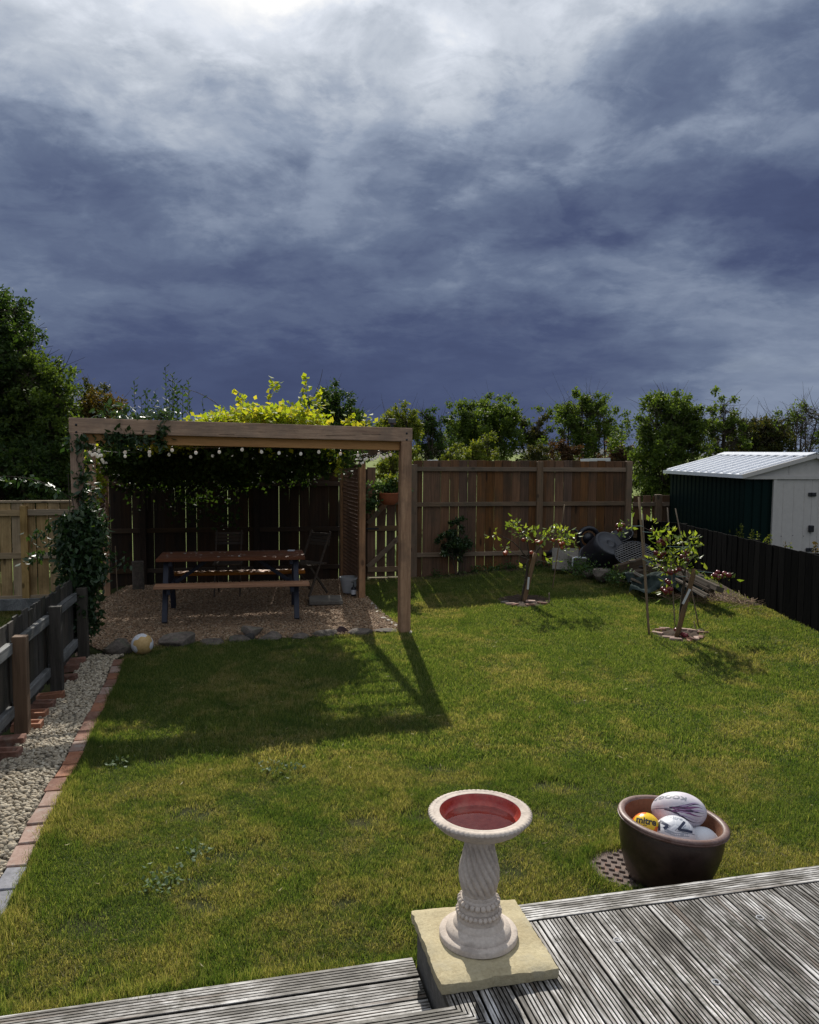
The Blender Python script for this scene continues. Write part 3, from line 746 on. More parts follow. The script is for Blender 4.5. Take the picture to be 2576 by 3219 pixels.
    gl = nt.n.new('ShaderNodeBsdfGlossy'); gl.inputs['Roughness'].default_value = 0.03; tr = nt.n.new('ShaderNodeBsdfTransparent'); tr.inputs[0].default_value = (0.97, 0.93, 0.91, 1)
    fr = nt.n.new('ShaderNodeFresnel'); fr.inputs['IOR'].default_value = 1.33; mx = nt.n.new('ShaderNodeMixShader')
    ge = nt.n.new('ShaderNodeNewGeometry'); b = nt.n.new('ShaderNodeBump'); b.inputs['Strength'].default_value = 0.15; b.inputs['Distance'].default_value = 0.002
    nt.link(nt.noise(ge.outputs['Position'], 30, 2), b.inputs['Height']); nt.link(b.outputs[0], gl.inputs['Normal']); nt.link(b.outputs[0], fr.inputs['Normal'])
    nt.link(fr.outputs[0], mx.inputs[0]); nt.link(tr.outputs[0], mx.inputs[1]); nt.link(gl.outputs[0], mx.inputs[2]); nt.link(mx.outputs[0], out.inputs[0])
    m = MB(); m.lathe([(0.0005, 0.4640), (0.1410, 0.4640)], 64); m.build('water', wm, t, smooth=True)
    leaf = MB(); leaf.add([(0.03, -0.10, 0.4650), (0.05, -0.094, 0.466), (0.085, -0.099, 0.467), (0.055, -0.106, 0.466)], [(0, 1, 2, 3)])
    lf = leaf.build('fallen_leaf', None, None, t.location); lf.data.materials.append(plain('pale_dead_leaf', (0.55, 0.38, 0.34), 0.7)); tag(lf, 'curled pale dead leaf floating in the bird bath water', 'leaf')
birdbath()
#PART2
# ------------------------------------------------------------------ balls and pot
def icosphere(sub):
    bm = bmesh.new(); bmesh.ops.create_icosphere(bm, subdivisions=sub, radius=1.0)
    V = np.array([v.co for v in bm.verts]); Fc = np.array([[v.index for v in f.verts] for f in bm.faces]); bm.free(); return V, Fc
IV, IF = icosphere(6)
V0, F0 = icosphere(1)
PENT = V0 / np.linalg.norm(V0, axis=1)[:, None]
HEX = np.array([PENT[f].mean(0) for f in F0]); HEX /= np.linalg.norm(HEX, axis=1)[:, None]
PAN = np.concatenate([PENT / 2.327, HEX / 2.267])
def panelled(name, mats, colour_of, parent=None, R=0.11, seam=0.02, depth=0.012, rot=None):
    Rm = np.array(rot.to_matrix()) if rot is not None else np.eye(3)
    s = (IV @ Rm) @ PAN.T; so = np.sort(s, axis=1); gap = (so[:, -1] - so[:, -2]) * 2.3
    r = 1 - depth * np.exp(-(gap / seam) ** 2)
    me = mesh_np(name, IV * r[:, None] * R, IF, None, True)
    for m in mats: me.materials.append(m)
    fc = IV[IF].mean(1); sf = (fc @ Rm) @ PAN.T; k = sf.argmax(1)
    me.polygons.foreach_set('material_index', np.array([colour_of(int(i)) for i in range(32)], np.int32)[k])
    return me
def decal_mesh(name, V2, Fc, mat, up, fwd, R, scale=(1, 1, 1), lift=1.004):
    """flat shape (metres) laid onto a ball of radius R round direction fwd; up is the text's up direction."""
    f = Vector(fwd).normalized(); r = Vector(up).cross(f).normalized(); u = f.cross(r)
    out = []
    for a, b in V2:
        d = (f * R + r * a + u * b).normalized() * R * lift
        out.append((d.x * scale[0], d.y * scale[1], d.z * scale[2]))
    return mesh_np(name, out, Fc, mat)
def text_shape(body, size, bold=0.0):
    cu = bpy.data.curves.new('lettering', 'FONT'); cu.body = body; cu.size = size; cu.align_x = 'CENTER'; cu.align_y = 'CENTER'; cu.offset = bold; cu.resolution_u = 4
    o = bpy.data.objects.new('lettering', cu); COL.objects.link(o)
    dg = bpy.context.evaluated_depsgraph_get(); me = o.evaluated_get(dg).to_mesh()
    bm = bmesh.new(); bm.from_mesh(me); bmesh.ops.triangulate(bm, faces=bm.faces)
    bmesh.ops.remove_doubles(bm, verts=bm.verts, dist=1e-6)
    for _ in range(2):
        ed = [e for e in bm.edges if e.calc_length() > size * 0.22]
        if ed: bmesh.ops.subdivide_edges(bm, edges=ed, cuts=1); bmesh.ops.triangulate(bm, faces=bm.faces)
    V2 = [(v.co.x, v.co.y) for v in bm.verts]; Fc = [[v.index for v in f.verts] for f in bm.faces]; bm.free()
    o.evaluated_get(dg).to_mesh_clear(); bpy.data.objects.remove(o); bpy.data.curves.remove(cu)
    return V2, np.array(Fc)
def strip(poly, wd, n=8):
    V2 = []; Fc = []
    P_ = []
    for i in range(len(poly) - 1):
        for k in range(n): t = k / n; P_.append((poly[i][0] * (1 - t) + poly[i + 1][0] * t, poly[i][1] * (1 - t) + poly[i + 1][1] * t))
    P_.append(poly[-1])
    for i, p in enumerate(P_):
        a = P_[max(0, i - 1)]; b = P_[min(len(P_) - 1, i + 1)]; dx, dy = b[0] - a[0], b[1] - a[1]; l = math.hypot(dx, dy) or 1
        wd_ = wd(i / (len(P_) - 1)) if callable(wd) else wd
        V2 += [(p[0] - dy / l * wd_ / 2, p[1] + dx / l * wd_ / 2), (p[0] + dy / l * wd_ / 2, p[1] - dx / l * wd_ / 2)]
        if i: k = 2 * i; Fc.append((k - 2, k - 1, k + 1, k))
    return V2, np.array(Fc)
def towards_cam(loc): return (CAM - Vector(loc)).normalized()

ball_w = plain('white_ball_skin', (0.62, 0.63, 0.66), 0.35); ball_n = plain('navy_print', (0.012, 0.018, 0.05), 0.35); ball_g = plain('grey_print', (0.30, 0.33, 0.38), 0.35)
ball_y = plain('yellow_ball_skin', (0.80, 0.52, 0.02), 0.3); ball_o = plain('orange_ball_skin', (0.75, 0.17, 0.03), 0.3); ball_k = plain('black_print', (0.02, 0.018, 0.02), 0.4)
SCL = 2500.0
pc = (1.318, 3.90)
def pot():
    zb = tz(*pc)
    t = thing('plant_pot', 'big brown glazed plant pot full of balls beside the deck', 'plant pot', (pc[0] + 0.0, pc[1], zb + 0.004))
    t.rotation_euler = (rad(-1), rad(5.5), 0); t.scale = (1.04, 1.04, 0.84)
    gz, nt, out = new_mat('brown_glaze')
    tcn = nt.n.new('ShaderNodeTexCoord'); ob = tcn.outputs['Object']
    n1 = nt.noise(ob, 12, 5, 0.65); n2 = nt.noise(ob, 60, 4, 0.6)
    c = nt.ramp(n1, [(0.3, (0.020, 0.011, 0.008)), (0.7, (0.055, 0.032, 0.024))])
    princ(nt, out, c, nt.mapr(n2, 0.3, 0.7, 0.28, 0.45), n2, 0.25, 0.002, 0.5)
    rimm = speckle('worn_brown_rim_glaze', (0.10, 0.055, 0.045), (0.22, 0.14, 0.12), 50, 0.5, c3=(0.12, 0.06, 0.04), big=8, spec=0.5)
    m = MB(); m.lathe([(0.0005, 0), (0.172, 0), (0.180, 0.006), (0.198, 0.05), (0.224, 0.14), (0.240, 0.22), (0.2455, 0.28), (0.2455, 0.335), (0.2435, 0.352)], 72); m.build('body', gz, t, smooth=True)
    m = MB(); m.lathe([(0.2445, 0.350), (0.247, 0.356), (0.256, 0.358), (0.262, 0.364), (0.2625, 0.369), (0.259, 0.3715), (0.2595, 0.374), (0.262, 0.379), (0.258, 0.388), (0.248, 0.392), (0.236, 0.391), (0.230, 0.386), (0.2275, 0.378)], 96)
    sharp(m.build('rim', rimm, t, smooth=True), 60)
    inn = speckle('bare_brown_clay', (0.14, 0.055, 0.03), (0.22, 0.10, 0.055), 60, 0.8, big=6)
    m = MB(); m.lathe([(0.2275, 0.379), (0.226, 0.36), (0.225, 0.30), (0.21, 0.2), (0.18, 0.06), (0.165, 0.03), (0.0005, 0.028)], 72); m.build('inner_wall', inn, t, smooth=True)
pot()
def football_white():
    R = 0.107; loc = at_y(2121.3, 2634.5, 3.84); f = towards_cam(loc)
    t = obj('football', panelled('football', [ball_w, ball_g], lambda i: 0, R=R, rot=Euler((0.5, 0.9, 0.2)), seam=0.018, depth=0.01), None, loc)
    tag(t, 'white football with navy chevrons at the front of the brown pot', 'football')
    up = Vector((0, 0, 1)); 
    def px(a, b): return ((a - 1040) / 3.833 * 4.04 / 2500, (600 - b) / 3.833 * 4.04 / 2500)
    def put(nm, poly, w_, mat):
        V2, Fc = strip([px(*q) for q in poly], w_); 
        out = []
        fz = f; r = up.cross(fz).normalized(); u = fz.cross(r)
        for a, b in V2:
            h = math.sqrt(max(1e-6, 1 - (a * a + b * b) / R / R)) if a * a + b * b < R * R * .98 else 0.14
            d = (r * (a / R) + u * (b / R) + fz * h).normalized() * R * 1.003; out.append(tuple(d))
        obj(nm, mesh_np(nm, out, Fc, mat), t)
    put('panel_print', [(1145, 405), (1080, 500), (1235, 505)], 0.013, ball_n); put('panel_print', [(1160, 440), (1125, 480), (1190, 482)], 0.004, ball_g)
    put('panel_print', [(1165, 385), (1040, 520), (1262, 530)], 0.0025, ball_n)
    put('panel_print', [(868, 545), (858, 440), (962, 480), (915, 512)], 0.011, ball_n); put('panel_print', [(845, 545), (838, 408), (990, 475), (925, 530)], 0.0025, ball_n)
    put('panel_print', [(930, 530), (1040, 560), (1200, 545)], 0.016, ball_g)
    V2, Fc = text_shape('mitre', 0.034, 0.0008)
    o = px(1035, 372); r = up.cross(f).normalized(); u = f.cross(r); out = []
    for a, b in V2:
        a, b = a + o[0], b * 0.55 + o[1] - 0.004
        q = min((a * a + b * b) / R / R, 0.985); d = (r * (a / R) + u * (b / R) + f * math.sqrt(1 - q)).normalized() * R * 1.004; out.append(tuple(d))
    obj('lettering', mesh_np('lettering', out, Fc, ball_g), t)
football_white()
def football_yellow():
    R = 0.073; loc = at_y(2030.7, 2602.0, 3.88); f = towards_cam(loc)
    t = obj('football', panelled('football', [ball_y, ball_o], lambda i: 0 if (Euler((0.2, 0.3, 0.9)).to_matrix() @ Vector(PAN[i]).normalized()).dot((f + Vector((.1, 0, .5))).normalized()) > .55 else 1, R=R, rot=Euler((0.2, 0.3, 0.9)), seam=0.015, depth=0.008), None, loc)
    tag(t, 'small yellow and orange football at the left inside the brown pot', 'football')
    V2, Fc = text_shape('mitre', 0.044, 0.0016)
    r = Vector((0, 0, 1)).cross(f).normalized(); u = f.cross(r); out = []
    ca, sa = math.cos(rad(-3)), math.sin(rad(-3))
    for a, b in V2:
        a, b = a * ca - b * sa, a * sa + b * ca; a += 0.001; b = b + 0.031
        q = min((a * a + b * b) / R / R, 0.985); d = (r * (a / R) + u * (b / R) + f * math.sqrt(1 - q)).normalized() * R * 1.006; out.append(tuple(d))
    obj('lettering', mesh_np('lettering', out, Fc, ball_k), t)
    V2, Fc = strip([(-0.012, 0.0), (-0.006, 0.002), (0.004, 0.0)], 0.0035); out = []
    for a, b in V2:
        b += 0.010
        q = (a * a + b * b) / R / R; d = (r * (a / R) + u * (b / R) + f * math.sqrt(1 - q)).normalized() * R * 1.006; out.append(tuple(d))
    obj('logo_mark', mesh_np('logo_mark', out, Fc, ball_k), t)
football_yellow()
o = obj('football', panelled('football', [ball_w], lambda i: 0, R=0.085, seam=0.02, depth=0.008), None, at_y(2209, 2655, 3.84)); tag(o, 'plain off white football low at the right inside the brown pot', 'football')
def rugby():
    loc = at_y(2134, 2549, 3.98); f = towards_cam(loc); r = Vector((0, 0, 1)).cross(f).normalized(); u = f.cross(r)
    a_ = rad(4); ex = (r * math.cos(a_) + u * math.sin(a_)); ex = (ex * 0.93 + f * 0.34).normalized(); ez = (u - ex * u.dot(ex)).normalized(); ey = ez.cross(ex)
    Rm = Matrix((ex, ey, ez)).transposed(); A = 0.143; Bq = 0.094
    skin = speckle('rugby_ball_skin', (0.50, 0.45, 0.50), (0.62, 0.58, 0.62), 300, 0.5, c3=(0.66, 0.62, 0.62), big=10, bstr=0.2, bdist=0.001)
    # pointed ends: power < 2 near the tips
    V = IV.copy(); rr = np.sqrt(np.clip(1 - V[:, 0] ** 2, 0, 1)); ra = (1 - np.abs(V[:, 0]) ** 2.05) ** 0.56
    k = np.where(rr > 1e-5, ra / np.maximum(rr, 1e-5), 1)
    ang = np.arctan2(V[:, 2], V[:, 1]); seamd = np.abs(((ang / (math.pi / 2)) % 1) - 0.5); gr = 1 - 0.012 * np.exp(-((0.5 - seamd) * 0 + ((ang + 0.9) % (math.pi / 2) - math.pi / 4) ** 2 / 0.0009))
    V2_ = np.stack([V[:, 0] * A, V[:, 1] * k * Bq * gr, V[:, 2] * k * Bq * gr], 1)
    t = obj('rugby_ball', mesh_np('rugby_ball', V2_, IF, skin, True), None, loc, Rm.to_euler()); tag(t, 'white and purple rugby ball resting on top of the pot of balls', 'rugby ball')
    fl = Rm.transposed() @ f; a0 = math.atan2(fl.z, fl.y)            # the angle round the ball that faces the camera
    def surf(x, a, lift=1.008):
        rr_ = (max(0, 1 - abs(x) ** 2.05)) ** 0.56 * Bq * lift; return (x * A * (1 if abs(x) < 1 else 1), rr_ * math.cos(2 * a0 - a), rr_ * math.sin(2 * a0 - a))
    purple = plain('purple_print', (0.20, 0.07, 0.17), 0.5); dark = plain('dark_purple_print', (0.045, 0.03, 0.06), 0.5); lilac = plain('lilac_print', (0.42, 0.30, 0.45), 0.5); grey = plain('grey_ball_print', (0.22, 0.23, 0.26), 0.5); yel = plain('amber_print', (0.72, 0.50, 0.26), 0.5)
    def band(nm, pts, w_, mat):
        V = []; Fq = []; n = 26
        P_ = [];
        for i in range(len(pts) - 1):
            for q in range(n): s_ = q / n; P_.append((pts[i][0] * (1 - s_) + pts[i + 1][0] * s_, pts[i][1] * (1 - s_) + pts[i + 1][1] * s_))
        P_.append(pts[-1])
        for i, (x, a) in enumerate(P_):
            tt = i / (len(P_) - 1); ww = w_ * (0.25 + 1.5 * math.sin(math.pi * min(1, tt * .9 + .08)))
            V += [surf(x, a0 + a + ww / 2), surf(x + ww * .2, a0 + a - ww / 2)]
            if i: k = 2 * i; Fq.append((k - 2, k - 1, k + 1, k))
        obj(nm, mesh_np(nm, V, np.array(Fq), mat), t)
    def curve(x0, a_0, x1, a1, bend): 
        return [(x0 + (x1 - x0) * s_, a_0 + (a1 - a_0) * s_ + bend * math.sin(math.pi * s_)) for s_ in np.linspace(0, 1, 6)]
    for (x0, b0_, x1, b1_, bend, w_, mt) in ((-.1, .14, .86, .85, -.24, .09, dark), (0.0, .12, .92, .60, -.20, .10, purple), (.1, .08, .96, .25, -.14, .12, lilac), (.1, 0.02, .97, -.10, .12, .10, dark), (.0, -.02, .95, -.55, .24, .10, purple), (-.3, .02, .86, -1.2, .36, .08, dark), (.25, .28, .8, .95, -.2, .07, lilac), (.25, -.2, .8, -.8, .15, .05, lilac)):
        band('printed_stripe', curve(x0, b0_, x1, b1_, bend), w_, mt)
    band('printed_stripe', curve(-.93, -.02, .2, .10, 0.03), .02, dark)
    V2, Fc = text_shape('KOOGA', 0.032, 0.0009)
    def label(V2, Fc, x0, a1, nm, mat, sx=1, turn=True):
        out = []
        for a, b in V2:
            if turn: a, b = -a, -b
            x = x0 + a * sx / A; out.append(surf(x, a0 + a1 + b / Bq, 1.012))
        obj(nm, mesh_np(nm, out, Fc, mat), t)
    label(V2, Fc, -0.18, 0.80, 'lettering', grey, 1.55)
    V2, Fc = text_shape('X', 0.03, 0.003); label(V2, Fc, 0.36, -1.0, 'logo_mark', dark, 1.0, False)
rugby()

# the worn ball by the rocks
gold = speckle('faded_gold_skin', (0.40, 0.25, 0.09), (0.58, 0.40, 0.18), 40, 0.6); bw = speckle('scuffed_white_skin', (0.5, 0.5, 0.52), (0.68, 0.68, 0.70), 40, 0.55)
WP = [tuple(Euler((0.3, 0.1, 0.5)).to_matrix() @ Vector(p).normalized()) for p in PAN]
bl_ = at_z(448, 2034, -0.11)
o = obj('football', panelled('football', [gold, bw], lambda i: 1 if (WP[i][0] < -.35 and WP[i][2] > -.55) or WP[i][0] > .8 or (WP[i][2] > .9) else 0, R=0.112, seam=0.02, depth=0.012, rot=Euler((0.3, 0.1, 0.5))), None, (bl_.x, bl_.y, tz(bl_.x, bl_.y) + 0.111)); tag(o, 'worn gold and white football lying against the rocks by the pergola', 'football')

# ------------------------------------------------------------------ pebbles
def pebble(mat, n=0, flat=0.6):
    V, Fc = icosphere(2); V = V.copy()
    s = rng.uniform(0.75, 1.25, 3); s[2] *= flat; d = rng.normal(0, 1, (5, 3)); 
    for k in d: V *= (1 - 0.13 * np.maximum(0, V @ (k / np.linalg.norm(k)) - 0.35))[:, None]
    return mesh_np('pebble', V * s, Fc, mat, True)
def stonemat(name, cols):
    m, nt, out = new_mat(name); ge = nt.n.new('ShaderNodeNewGeometry'); oi = nt.n.new('ShaderNodeObjectInfo')
    n_ = len(cols); c = nt.ramp(oi.outputs['Random'], [((i + .5) / n_, q) for i, q in enumerate(cols)])
    nz = nt.noise(ge.outputs['Position'], 120, 4, 0.6); c = nt.mix(nt.mapr(nz, 0.45, 0.7, 0, 0.5), c, tuple(x * .55 for x in cols[0]))
    princ(nt, out, c, 0.85, nz, 0.4, 0.002); return m
pm1 = stonemat('pale_path_pebble', [(0.37, 0.31, 0.225), (0.47, 0.41, 0.31), (0.26, 0.22, 0.16), (0.55, 0.49, 0.38), (0.40, 0.33, 0.23), (0.17, 0.145, 0.11)])
pm2 = stonemat('tan_pebble', [(0.25, 0.155, 0.085), (0.34, 0.235, 0.145), (0.18, 0.11, 0.062), (0.40, 0.31, 0.21), (0.28, 0.17, 0.10), (0.14, 0.095, 0.06)])
def sheet(name, poly_pts, zoff, mat, res=0.12):
    xs = [p[0] for p in poly_pts]; ys = [p[1] for p in poly_pts]
    bm = bmesh.new(); f = bm.faces.new([bm.verts.new((x, y, 0)) for x, y in poly_pts]); bmesh.ops.triangulate(bm, faces=[f])
    for _ in range(4):
        ed = [e for e in bm.edges if e.calc_length() > res * 2]
        if ed: bmesh.ops.subdivide_edges(bm, edges=ed, cuts=1); bmesh.ops.triangulate(bm, faces=bm.faces)
    for v in bm.verts: v.co.z = tz(v.co.x, v.co.y) + zoff
    me = bpy.data.meshes.new(name); bm.to_mesh(me); bm.free(); me.materials.append(mat)
    o = obj(name, me); tag(o, kind='structure'); return o
def fencex(y): return -1.80 - 0.19 * y
path = [(x - 0.115, y) for x, y in zip(EX, EY)] + [(-2.95, 8.12), (fencex(8.1) + .02, 8.1), (fencex(5.5) + .02, 5.5), (fencex(3.0) + .02, 3.0)]
sheet('gravel_path', path, 0.012, speckle('path_grit', (0.10, 0.09, 0.07), (0.30, 0.27, 0.21), 90, 0.95, bstr=1.0, bdist=0.01))
sheet('pergola_floor', GRAV, 0.014, speckle('pergola_grit', (0.09, 0.06, 0.04), (0.25, 0.17, 0.11), 120, 0.95, bstr=1.0, bdist=0.01))
def pebbles(name, poly, dens, r0, r1, mat, label, zo, nvar=8):
    P_ = np.array(poly); n = int((np.ptp(P_[:, 0])) * np.ptp(P_[:, 1]) * dens)
    x = rng.uniform(P_[:, 0].min(), P_[:, 0].max(), n); y = rng.uniform(P_[:, 1].min(), P_[:, 1].max(), n)
    k = inpoly(x, y, poly) & (np.abs(x) < 0.62 * y + .4); x = x[k]; y = y[k]; n = len(x)
    z = terrain(x, y) + zo + rng.uniform(-0.004, 0.010, n)
    o = scatter(name, np.stack([x, y, z], 1), np.stack([rng.normal(0, .4, n), rng.normal(0, .4, n), rng.uniform(0, 6.28, n)], 1), rng.uniform(r0, r1, n), [pebble(mat) for _ in range(nvar)])
    tag(o, label, 'gravel', kind='stuff'); return o
pebbles('path_gravel', path, 3600, 0.0075, 0.019, pm1, 'pale cream pebbles of the path between fence and brick edging', 0.016)
pebbles('pergola_gravel', GRAV, 3600, 0.007, 0.016, pm2, 'tan pea gravel covering the ground under the pergola', 0.018)

# ------------------------------------------------------------------ bricks
def frog_brick(mat, d=(0.215, 0.103, 0.065)):
    m = MB(); L, W_, H = d; a, b = L / 2, W_ / 2; i1, j1 = a - .022, b - .02; i2, j2 = a - .035, b - .03
    z0, z1, zf = -H / 2, H / 2, H / 2 - 0.03
    o = [(-a, -b, z0), (a, -b, z0), (a, b, z0), (-a, b, z0), (-a, -b, z1), (a, -b, z1), (a, b, z1), (-a, b, z1),
         (-i1, -j1, z1), (i1, -j1, z1), (i1, j1, z1), (-i1, j1, z1), (-i2, -j2, zf), (i2, -j2, zf), (i2, j2, zf), (-i2, j2, zf)]
    f = [(3, 2, 1, 0), (0, 1, 5, 4), (1, 2, 6, 5), (2, 3, 7, 6), (3, 0, 4, 7), (4, 5, 9, 8), (5, 6, 10, 9), (6, 7, 11, 10), (7, 4, 8, 11), (8, 9, 13, 12), (9, 10, 14, 13), (10, 11, 15, 14), (11, 8, 12, 15), (12, 13, 14, 15)]
    m.add(o, f); return m.mesh('frogged_brick', mat)
bk = {k: boxmesh('brick', (0.212, 0.098, 0.065), M[k], 0.004) for k in ('brick', 'brick_pink', 'brick_grey', 'clay')}
be = thing('brick_edging', 'row of mixed bricks edging the gravel path along the lawn', 'brick edging', (0, 0, 0))
seq = ['brick_grey', 'brick_grey', 'brick_grey', 'brick_grey', 'brick_pink', 'brick_pink', 'brick_pink', 'brick_pink', 'brick', 'clay', 'clay', 'brick_pink', 'brick', 'brick', 'brick', 'clay', 'brick', 'brick_pink', 'brick', 'clay', 'brick_pink', 'brick']
s_ = 0.0; seg = np.concatenate([[0], np.cumsum(np.hypot(np.diff(EX), np.diff(EY)))]); Ltot = seg[-1]; i = 0
while s_ + 0.1 < Ltot:
    q = s_ + 0.11; x = np.interp(q, seg, EX); y = np.interp(q, seg, EY); x2 = np.interp(q + .08, seg, EX); y2 = np.interp(q + .08, seg, EY); x1 = np.interp(q - .08, seg, EX); y1 = np.interp(q - .08, seg, EY)
    an = math.atan2(y2 - y1, x2 - x1) + random.uniform(-.05, .05)
    k = seq[min(i, len(seq) - 1)]
    obj('brick', bk[k], be, (x - .055 + random.uniform(-.006, .006), y, tz(x, y) + 0.0), (random.uniform(-.03, .03), random.uniform(-.04, .03), an)); s_ += 0.217 + random.uniform(0.002, 0.014); i += 1
fb = {k: frog_brick(M[k]) for k in ('clay', 'brick')}
FOOT = [((1800 / 3.081) * 0 + 505 / 3.081, 1850 + 1060 / 3.081, 'clay', 'f', 'hollow red brick beside the second dark fence post, nearest the pergola'), (410 / 3.081, 1850 + 1140 / 3.081, 'brick', 'f', 'hollow red brick second in the row between the two dark fence posts'),
        (335 / 3.081, 1850 + 1235 / 3.081, 'clay', 'f', 'bright orange hollow brick holding some grit between the fence posts'), (280 / 3.081, 1850 + 1340 / 3.081, 'clay', 'f', 'hollow orange brick tucked right behind the brown fence post'),
        (110 / 3.081, 1850 + 1495 / 3.081, 'brick', 's', 'solid red brick lying in front of the brown fence post'), (60 / 3.081, 1850 + 1630 / 3.081, 'brick', 'f', 'hollow red brick with pale pebbles inside at the left picture edge'),
        (640 / 3.081, 1850 + 890 / 3.081, 'brick', 's', 'solid red brick by the dark fence beyond the second post'), (665 / 3.081, 1850 + 800 / 3.081, 'brick', 's', 'solid dark red brick by the dark fence in the middle of three'), (730 / 3.081, 1850 + 735 / 3.081, 'brick', 's', 'solid red brick farthest along the dark fence near the pergola post')]
for (px, py, k, ty, lab) in FOOT:
    p = at_z(px, py, -0.20)
    o = obj('frogged_brick' if ty == 'f' else 'brick', fb[k] if ty == 'f' else bk[k], None, (p.x - .01, p.y, tz(p.x + .05, p.y) + 0.034), (random.uniform(-.05, .05), random.uniform(-.06, .02), rad(13) + random.uniform(-.1, .1)))
    tag(o, lab, 'brick', 'loose bricks along the dark fence')

# ------------------------------------------------------------------ fences
def fence(name, label, p0, p1, zt, zb, pitch, bw_, mats, posts, rails, side=-1, bt=0.018, zj=0.008, post=(0.09, 0.09), post_top=0.0, post_off=None, tops=None, gj=0.003, rsz=(0.07, 0.035), skip=None, rail_seg=None, postx=0.0):
    p0 = np.array(p0, float); p1 = np.array(p1, float); d = p1 - p0; L = float(np.hypot(*d)); an = math.atan2(d[1], d[0])
    t = thing(name, label, 'fence', (p0[0], p0[1], 0), an)
    H0 = 1.0; me = boxmesh('board', (bw_, bt, H0), mats[0], 0.002)
    x = pitch / 2; i = 0
    while x < L:
        zt_ = (zt(x) if callable(zt) else zt) + random.uniform(-zj, zj); zb_ = (zb(x) if callable(zb) else zb)
        if not (skip and skip(x)):
            obj('board', me, t, (x + random.uniform(-gj, gj), random.uniform(-.002, .002), (zt_ + zb_) / 2), (0, random.uniform(-.004, .004), 0), (1, 1, (zt_ - zb_)))
        x += pitch; i += 1
    for (xp, zbp, ztp, mt) in posts:
        obj('post', boxmesh('post', (post[0], post[1], ztp - zbp), mt or mats[2], 0.005), t, (xp, side * (bt / 2 + rsz[1] / 2) if post_off is None else post_off, (ztp + zbp) / 2), (0, random.uniform(-.006, .006), 0))
    xs = [0] + [q[0] for q in posts] + [L]
    segs = rail_seg or [(a_, b_) for a_, b_ in zip(xs[:-1], xs[1:]) if b_ - a_ > .3]
    for zr in rails:
        for a_, b_ in segs:
            a2 = a_ + (post[0] / 2 + .001 if a_ > 0.01 else 0); b2 = b_ - (post[0] / 2 + .001 if b_ < L - .01 else 0)
            z_ = zr((a_ + b_) / 2) if callable(zr) else zr
            obj('rail', boxmesh('rail', (b2 - a2, rsz[1], rsz[0]), mats[1], 0.003), t, ((a2 + b2) / 2, side * (bt / 2 + rsz[1] / 2 + .0005), z_ + random.uniform(-.005, .005)))
    return t
def FL(x): return (x, 12.98 + 0.2126 * x)
ca = math.cos(math.atan(0.2126))
# main back fence, from the post by the gate to the corner
fm = fence('back_fence', 'tall brown slatted timber fence across the back of the lawn', FL(0.06), FL(3.80), 1.80, lambda x: -0.16 + 0.10 * min(1, x / 2), 0.1535, 0.1485, (M['fence'], M['fence_rail'], M['fence_post']),
           [(0.0, -0.3, 1.73, None), (2.17, -0.2, 1.785, None), (3.80, -0.2, 1.80, None)], [1.655, 1.075, 0.245], post=(0.105, 0.09))
# section behind the pergola
fp = fence('back_fence', 'brown slatted timber fence, coloured darker for shade, behind the picnic table', FL(-5.0), FL(-0.74), 1.66, -0.20, 0.158, 0.1566, (M['fence_dark'], M['rail_dark'], M['fence_dark']),
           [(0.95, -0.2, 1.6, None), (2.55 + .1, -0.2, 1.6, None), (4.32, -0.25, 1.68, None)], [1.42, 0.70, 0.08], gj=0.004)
# low fence between corner and shed
fence('low_fence', 'low weathered slatted fence between the tall fence and the shed', FL(3.87), FL(5.2), 1.20, -0.1, 0.185, 0.145, (M['fence'], M['fence_rail'], M['fence_post']), [(0.48, -0.2, 1.22, None)], [1.05, 0.5], post=(0.12, 0.08))
# neighbour's fence on the left
fence('neighbour_fence', 'pale new timber fence of the garden on the left', (-9.5, 11.15), (-4.72, 12.10), lambda x: 1.13, -0.42, 0.172, 0.156, (M['newfence'], M['newrail'], M['newrail'] if False else M['newfence']),
      [(1.1, -.5, 1.10, None), (3.80, -.5, 1.09, None)], [0.985, 0.34, -0.31], rsz=(0.09, 0.04), post=(0.10, 0.09))
m_ = MB(); m_.box((0, 0, 0), (4.85, 0.06, 0.03)); cpo = m_.build('capping', M['newrail'], None, (0, 0, 0))
t_ = bpy.data.objects['neighbour_fence']; cpo.parent = t_; cpo.location = (2.4, 0, 1.150)
gb = thing('gravel_board', 'grey timber gravel board at the foot of the pale neighbouring fence', 'gravel board', (-5.6, 11.55, -0.42), rad(11))
m_ = MB(); m_.box((0, 0, .08), (2.2, 0.04, 0.17), b=.004); m_.build('plank', M['darkrail'], gb); m_ = MB(); m_.box((-1.0, .05, .05), (.06, .06, .2)); m_.build('peg', M['darkfence'], gb)
# dark low fence on the left
pts = [(fencex(3.9), 3.9), (fencex(8.35), 8.35)]
darkf = thing('low_picket_fence', 'low dark weathered timber fence along the gravel path', 'fence', (pts[0][0], pts[0][1], 0), math.atan2(pts[1][1] - pts[0][1], pts[1][0] - pts[0][0]))
Ld = math.dist(*pts); me = boxmesh('picket', (0.125, 0.016, 0.78), M['darkfence'], .002); x = 0.05
